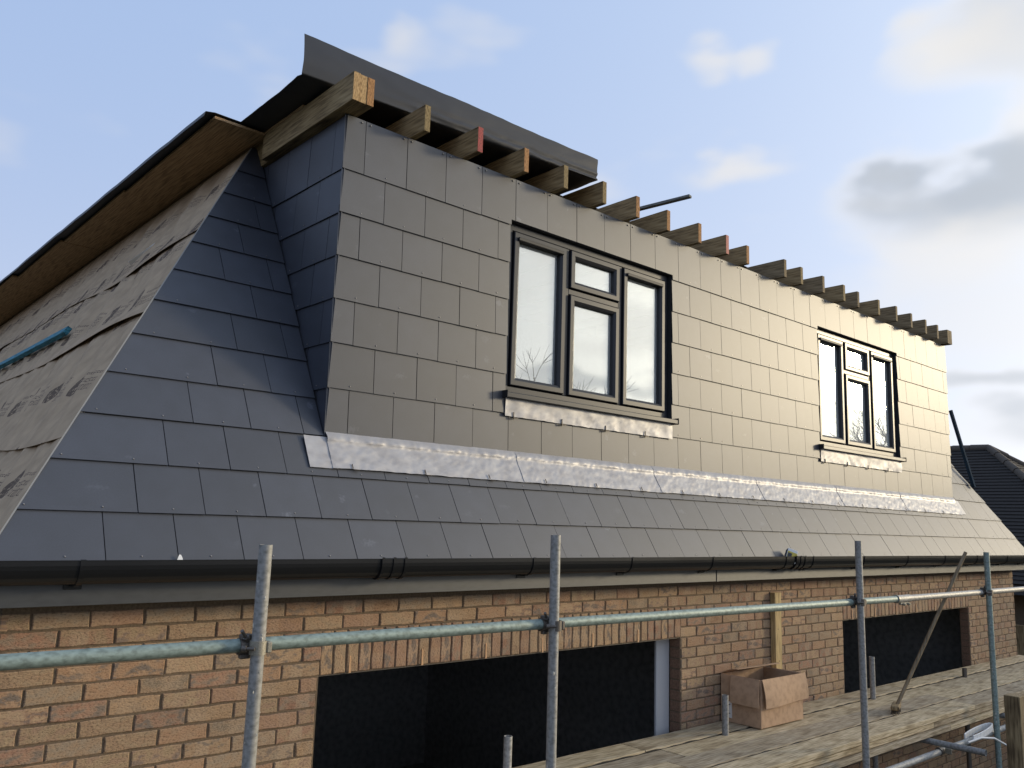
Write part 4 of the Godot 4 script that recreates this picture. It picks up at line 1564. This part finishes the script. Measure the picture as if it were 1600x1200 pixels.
# ------------------------------------------------------------------ loose things
func loose_things() -> void:
	# broom leaning over the rail
	var foot := Vector3(4.985, DECK + 0.055, 0.905)
	var head := Vector3(5.535, -0.575, 1.305)
	var br := thing("broom", "broom with a long wooden handle leaning over the guard rail", "broom", Vector3(foot.x, DECK, foot.z))
	var base := Vector3(foot.x, DECK, foot.z)
	var st := fresh()
	tube(st, foot - base, head - base, 0.0150, 0.0145, 12)
	obj("handle", st, M.handle, br)
	var hd := fresh()
	box(hd, Vector3(-0.02, 0.052, 0.0), Vector3(0.24, 0.035, 0.065), 0.008, Basis(Vector3.UP, 0.35))
	obj("head", hd, M.post, br)
	var bs := fresh()
	var r := RandomNumberGenerator.new()
	r.seed = 31
	for k in 90:
		var p := Basis(Vector3.UP, 0.35) * Vector3(r.randf_range(-0.115, 0.115), 0.036, r.randf_range(-0.028, 0.028)) + Vector3(-0.02, 0, 0)
		tube(bs, p, p + Vector3(r.randf_range(-0.012, 0.012), -0.035, r.randf_range(-0.012, 0.012)), 0.0022, 0.0016, 5)
	tag(obj("bristles", bs, M.tile_edge, br), "short brown bristles", "", "", "stuff")
	# timber stud against the wall
	var sd := thing("timber_stud", "upright pale timber stud against the brick wall between both black openings", "timber", Vector3(4.252, DECK, WALL + 0.026))
	var s2 := fresh()
	box(s2, Vector3(0, 0.47, 0), Vector3(0.098, 0.94, 0.047), 0.003)
	obj("stud", s2, M.stud, sd)
	var nl := fresh()
	for k in 3:
		tube(nl, Vector3(0.02 - 0.015 * k, 0.12 + 0.26 * k, 0.0235), Vector3(0.02 - 0.015 * k, 0.12 + 0.26 * k, 0.0250), 0.005, -1.0, 8)
	obj("nail_heads", nl, M.steel, sd)
	cardboard_box()
	# packet standing in the gutter
	var pk := thing("small_carton", "small black and yellow printed carton stuck in the gutter", "carton", Vector3(4.165, -0.70, 0.435))
	var p1 := fresh()
	var tilt := Basis(Vector3(0, 0, 1), -0.5) * Basis(Vector3.UP, -0.75)
	box(p1, Vector3(0, 0.045, 0), Vector3(0.085, 0.115, 0.06), 0.002, tilt)
	obj("carton_body", p1, M.white, pk)
	for q in [[Vector3(0.001, -0.006, 0.0306), Vector3(0.080, 0.075, 0.001), plain(0.55, 0.43, 0.06, 0.5)], [Vector3(-0.018, -0.012, 0.0314), Vector3(0.034, 0.060, 0.001), plain(0.03, 0.03, 0.035, 0.5)], [Vector3(-0.0431, 0.0, 0.0), Vector3(0.001, 0.108, 0.056), plain(0.05, 0.06, 0.10, 0.5)]]:
		var p2 := fresh()
		box(p2, Vector3(0, 0.045, 0) + tilt * (q[0] as Vector3), q[1], 0.0, tilt)
		obj("printed_panel", p2, q[2], pk)
	# scrap of white plastic on the slates' foot
	var tg := thing("plastic_scrap", "tiny white plastic scrap on the eaves slate above the gutter", "scrap", Vector3(-0.898, -0.665, 0.392))
	var t1 := fresh()
	var sf := Basis(SLOPE_X, SLOPE_Y, SLOPE_Z)
	slab(t1, PackedVector2Array([Vector2(-0.014, 0.0), Vector2(0.013, 0.0), Vector2(0.012, 0.012), Vector2(0.006, 0.028), Vector2(-0.001, 0.030), Vector2(-0.008, 0.014)]), Vector3.ZERO, sf, func(u: float, v: float) -> float: return 0.010 + 0.15 * v + 0.1 * u, 0.003)
	obj("scrap", t1, M.white, tg)
	# blue battens
	var bb := thing("blue_batten", "bright blue timber batten lying across the brown roofing underlay", "batten", Vector3(-0.815, 0.80, -2.33))
	var b1 := fresh()
	bar(b1, Vector3(0.0, 0, 0.0), Vector3(-0.02, 0.0, -4.2), 0.036, 0.06, Vector3(-0.866, 0.5, 0).cross(Vector3(0, 0, 1)), 0.002)
	obj("batten", b1, M.blue_wood, bb)
	bb.position += Vector3(-0.866, 0.5, 0) * 0.026
	var b2n := thing("roof_batten", "thin grey blue batten poking up over the joists", "batten", Vector3(2.80, 2.165, -0.30))
	var b2 := fresh()
	bar(b2, Vector3(-0.08, 0.0, -0.62), Vector3(0.155, 0.030, 0.62), 0.045, 0.022, Vector3.UP, 0.002)
	obj("batten", b2, M.grey_wood, b2n)
	var b3n := thing("standing_batten", "dark blue batten standing against the right hip before the neighbour's roof", "batten", Vector3(9.62, 0.22, -0.10))
	var b3 := fresh()
	bar(b3, Vector3(0.02, -0.02, 0.02), Vector3(-0.02, 1.02, -0.21), 0.045, 0.028, Vector3(1, 0, 0.4), 0.002)
	obj("batten", b3, M.blue_dark, b3n)
	# big square post outside the scaffold
	var po := thing("timber_post", "stout square timber post standing outside the scaffold, cut off level", "post", Vector3(4.05, GROUND, 2.113))
	var p5 := fresh()
	box(p5, Vector3(0, (-1.466 - GROUND) * 0.5, 0), Vector3(0.098, -1.466 - GROUND, 0.096), 0.004)
	obj("post", p5, M.post, po)
	# white cable loop under the outer edge
	var lp := thing("white_cable", "white flat cable looped under the board stack, one tail sticking out", "cable", Vector3(5.75, -2.10, 1.235))
	var pts := []
	for k in 21:
		var t := -2.3 + 4.6 * k / 20.0
		pts.append(Vector3(cos(t) * 0.30 - 0.05, 0.010 + 0.02 * cos(t), sin(t) * 0.045 + 0.03))
	var c := fresh()
	for k in pts.size() - 1:
		bar(c, pts[k], pts[k + 1], 0.012, 0.05, Vector3.UP, 0.003)
	obj("cable_loop", c, M.white, lp)
	var c2 := fresh()
	path_tube(c2, [Vector3(-0.35, -0.02, 0.06), Vector3(-0.15, -0.005, 0.09), Vector3(0.05, -0.03, 0.12), Vector3(0.22, -0.10, 0.15), Vector3(0.38, -0.185, 0.17)], 0.0085)
	obj("cable_tail", c2, M.white, lp)

func cardboard_box() -> void:
	var b := thing("cardboard_box", "open brown cardboard box with its flaps folded down, on the walkway by the stud", "box", Vector3(3.765, DECK, 0.40))
	var hx := 0.30
	var hz := 0.177
	var hh := 0.345
	var t := 0.006
	for w in [[Vector3(-hx, 0, -hz), Vector3(-hx + t, hh, hz)], [Vector3(hx - t, 0, -hz), Vector3(hx, hh, hz)], [Vector3(-hx + t, 0, hz - t), Vector3(hx - t, hh, hz)], [Vector3(-hx + t, 0, -hz), Vector3(hx - t, hh, -hz + t)]]:
		var st := fresh()
		span(st, w[0], w[1], 0.001)
		obj("side_panel", st, M.card, b)
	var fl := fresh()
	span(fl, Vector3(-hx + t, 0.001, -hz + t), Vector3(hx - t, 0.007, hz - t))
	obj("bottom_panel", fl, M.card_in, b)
	# flaps: front and left hang down outside, bulging; the back one leans over the opening, the right one stands out
	var front := fresh()
	sheet(front, 14, 8, func(u: float, v: float) -> Array:
		var x := lerpf(-hx + 0.005, hx + 0.02, u)
		return [Vector3(x + 0.01 * v, hh + 0.006 - 0.205 * v + 0.012 * u * v, hz + 0.006 + 0.026 * sin(v * 1.9) + 0.010 * sin(u * 6.0) * v), Vector2(u, v)], 0.005)
	obj("flap", front, M.card, b)
	var left := fresh()
	sheet(left, 10, 8, func(u: float, v: float) -> Array:
		var z := lerpf(-hz + 0.10, hz - 0.005, u)
		return [Vector3(-hx - 0.006 - 0.030 * sin(v * 1.8), hh + 0.006 - 0.200 * v, z + 0.012 * v), Vector2(u, v)], 0.005)
	obj("flap", left, M.card, b)
	var rear := fresh()
	sheet(rear, 10, 6, func(u: float, v: float) -> Array:
		return [Vector3(lerpf(-hx + 0.01, hx - 0.01, u), hh + 0.004 + 0.045 * sin(v * 1.6), -hz + 0.002 + 0.145 * v + 0.02 * u * v), Vector2(u, v)], 0.005)
	obj("flap", rear, M.card, b)
	var right := fresh()
	sheet(right, 8, 6, func(u: float, v: float) -> Array:
		return [Vector3(hx + 0.004 + 0.035 * v, hh + 0.004 - 0.12 * v, lerpf(-hz + 0.01, hz - 0.01, u)), Vector2(u, v)], 0.005)
	obj("flap", right, M.card, b)
	# white stock label on the left side, with lines of small print
	var lb := fresh()
	span(lb, Vector3(-hx - 0.0025, 0.03, -hz + 0.01), Vector3(-hx - 0.001, 0.15, -hz + 0.10))
	var lab := obj("paper_label", lb, M.white, b)
	var ink := fresh()
	for k in 6:
		span(ink, Vector3(-hx - 0.0035, 0.045 + 0.016 * k, -hz + 0.02), Vector3(-hx - 0.0024, 0.050 + 0.016 * k, -hz + 0.05 + 0.012 * ((k * 7) % 4)))
	obj("print_lines", ink, M.gasket, lab)
	# the dark bundle inside
	var inn := fresh()
	span(inn, Vector3(-0.24, 0.008, -0.13), Vector3(0.24, 0.24, 0.13), 0.03)
	obj("packing", inn, M.gasket, b)

# ------------------------------------------------------------------ what stands round the house
func surroundings() -> void:
	# the neighbour's bungalow: hipped roof of dark plain tiles
	var n := thing("neighbour_house", "neighbouring bungalow with a dark tiled hip roof beyond the scaffolded house", "house", Vector3(20.0, GROUND, -9.4))
	var ridge := 1.706 - GROUND
	var eave := -1.33 - GROUND
	var hw := 4.05
	var zr := 5.97
	var st := fresh()
	var a := Vector3(0, ridge, zr)
	var b := Vector3(0, ridge, -zr)
	var c := [Vector3(-hw, eave, zr + hw), Vector3(hw, eave, zr + hw), Vector3(hw, eave, -zr - hw), Vector3(-hw, eave, -zr - hw)]
	face(st, [a, b, c[3], c[0]], Vector3.ZERO)
	face(st, [a, b, c[2], c[1]], Vector3.ZERO)
	face(st, [a, c[0], c[1]], Vector3.ZERO)
	face(st, [b, c[2], c[3]], Vector3.ZERO)
	face(st, [c[0], c[1], c[2], c[3]], Vector3(0, 9, 0))
	var roof := obj("roof", st, M.tile, n)
	# courses of tiles as stepped strips on the two faces that are seen
	var tl := fresh()
	var rows := 40
	var nl := Vector3(-0.6, 0.8, 0)
	var nf := Vector3(0, 0.8, 0.6)
	for k in rows:
		var t0 := float(k) / rows
		var t1 := (k + 1.0) / rows
		for w in [[a, c[0], b, c[3], nl], [a, c[0], a, c[1], nf]]:
			var up: Vector3 = w[4]
			var p0: Vector3 = (w[0] as Vector3).lerp(w[1], t0) + up * 0.004
			var p1: Vector3 = (w[0] as Vector3).lerp(w[1], t1) + up * 0.022
			var q0: Vector3 = (w[2] as Vector3).lerp(w[3], t0) + up * 0.004
			var q1: Vector3 = (w[2] as Vector3).lerp(w[3], t1) + up * 0.022
			face(tl, [p0, p1, q1, q0], (p0 + q1) * 0.5 - up)
			face(tl, [p1, q1, q1 - up * 0.021, p1 - up * 0.021], (p0 + q0) * 0.5 - up * 0.01)
	tag(obj("tile_courses", tl, M.tile, roof), "rows of dark tiles", "", "", "stuff")
	for q in [c[0], c[1]]:
		var hp := fresh()
		for k in 14:
			tube(hp, a.lerp(q, k / 14.0), a.lerp(q, (k + 0.97) / 14.0), 0.085, 0.10, 8)
		obj("hip_tiles", hp, M.tile_edge, roof)
	var rt := fresh()
	for k in 28:
		tube(rt, a.lerp(b, k / 28.0), a.lerp(b, (k + 0.97) / 28.0), 0.09, 0.10, 8)
	obj("ridge_tiles", rt, M.tile_edge, roof)
	var wl := fresh()
	span(wl, Vector3(-hw + 0.4, 0.0, -zr - hw + 0.4), Vector3(hw - 0.4, eave - 0.02, zr + hw - 0.4))
	obj("wall", wl, M.mortar, n)
	var fa := fresh()
	span(fa, Vector3(-hw - 0.02, eave - 0.19, -zr - hw), Vector3(-hw + 0.02, eave - 0.015, zr + hw))
	obj("fascia", fa, M.soffit, n)
	# close-boarded fence between the gardens
	var fc := thing("garden_fence", "weathered timber fence between the two bungalows", "fence", Vector3(12.6, GROUND, -2.0))
	for k in 46:
		var f := fresh()
		box(f, Vector3(0.004 * (k % 2), 0.86, -3.4 + 0.15 * k), Vector3(0.02, 1.72, 0.142), 0.002)
		obj("fence_board", f, M.post if k % 3 else M.handle, fc)
	var rl := fresh()
	for y in [0.35, 1.4]:
		span(rl, Vector3(0.016, y, -3.5), Vector3(0.06, y + 0.08, 3.4))
	obj("fence_rail", rl, M.post, fc)
	# tall clipped hedge along the front garden, which keeps the low sun off the ground and the lower wall
	var hg := fresh()
	var hn := FastNoiseLite.new()
	hn.seed = 91
	hn.frequency = 1.0
	hn.fractal_octaves = 4
	sheet(hg, 240, 60, func(u: float, v: float) -> Array:
		var x := lerpf(-11.0, 14.0, u)
		var turn := PI * v
		var p := Vector3(x, 3.45 * pow(sin(turn), 0.35), -0.75 * signf(cos(turn)) * pow(absf(cos(turn)), 0.4))
		var q := p + Vector3(0, 0.5, 0)
		return [p + Vector3(hn.get_noise_3d(q.x * 2.0, q.y * 2.0, q.z * 2.0), hn.get_noise_3d(q.x * 2.0 + 40.0, q.y * 2.0, q.z * 2.0), hn.get_noise_3d(q.x * 2.0, q.y * 2.0 + 50.0, q.z * 2.0)) * 0.22, Vector2(u, v)])
	tag(obj("hedge", hg, M.hedge), "tall dense evergreen hedge along the front garden", "hedge").position = Vector3(21.0, GROUND, 5.4)
	# two bare winter trees across the garden, which the window panes mirror
	bare_tree("bare leafless tree across the garden, its twigs mirrored low in the near window", Vector3(19.7, GROUND, 19.0), 10.2, 5)
	bare_tree("bare leafless tree beyond the garden, mirrored dark in the far window's last pane", Vector3(33.0, GROUND, 11.2), 9.8, 8)

func bare_tree(label: String, at: Vector3, tall: float, sd: int) -> void:
	var t := thing("bare_tree", label, "tree", at)
	var r := RandomNumberGenerator.new()
	r.seed = sd
	var trunk := fresh()
	tube(trunk, Vector3.ZERO, Vector3(0.1, tall * 0.22, 0), tall * 0.024, tall * 0.018, 10)
	obj("trunk", trunk, M.bark, t)
	var limbs := fresh()
	for k in 7:
		var a := TAU * k / 7.0 + r.randf_range(-0.3, 0.3)
		limb(limbs, r, Vector3(0.1, tall * 0.215, 0), Vector3(cos(a) * r.randf_range(0.25, 0.75), 1.0, sin(a) * r.randf_range(0.25, 0.75)).normalized(), tall * 0.27, tall * 0.011, 0)
	tag(obj("branches", limbs, M.bark, t), "spreading bare branches and twigs", "", "", "stuff")

func limb(st: SurfaceTool, r: RandomNumberGenerator, from: Vector3, dir: Vector3, length: float, radius: float, depth: int) -> void:
	var mid := from + dir * length * 0.55 + Vector3(r.randf_range(-1, 1), r.randf_range(-0.4, 0.8), r.randf_range(-1, 1)) * length * 0.07
	var to := mid + (dir + Vector3(r.randf_range(-0.3, 0.3), r.randf_range(0.0, 0.25), r.randf_range(-0.3, 0.3))).normalized() * length * 0.5
	var n := 6 if depth < 2 else 4
	tube(st, from, mid, radius, radius * 0.8, n)
	tube(st, mid, to, radius * 0.8, radius * 0.55, n)
	if depth >= 4:
		return
	for k in (3 if depth < 3 else 4):
		var d := (dir + Vector3(r.randf_range(-1, 1), r.randf_range(-0.25, 0.7), r.randf_range(-1, 1)) * 0.85).normalized()
		var start := mid.lerp(to, r.randf_range(0.0, 1.0))
		limb(st, r, start, d, length * r.randf_range(0.55, 0.8), maxf(radius * 0.55, 0.009), depth + 1)
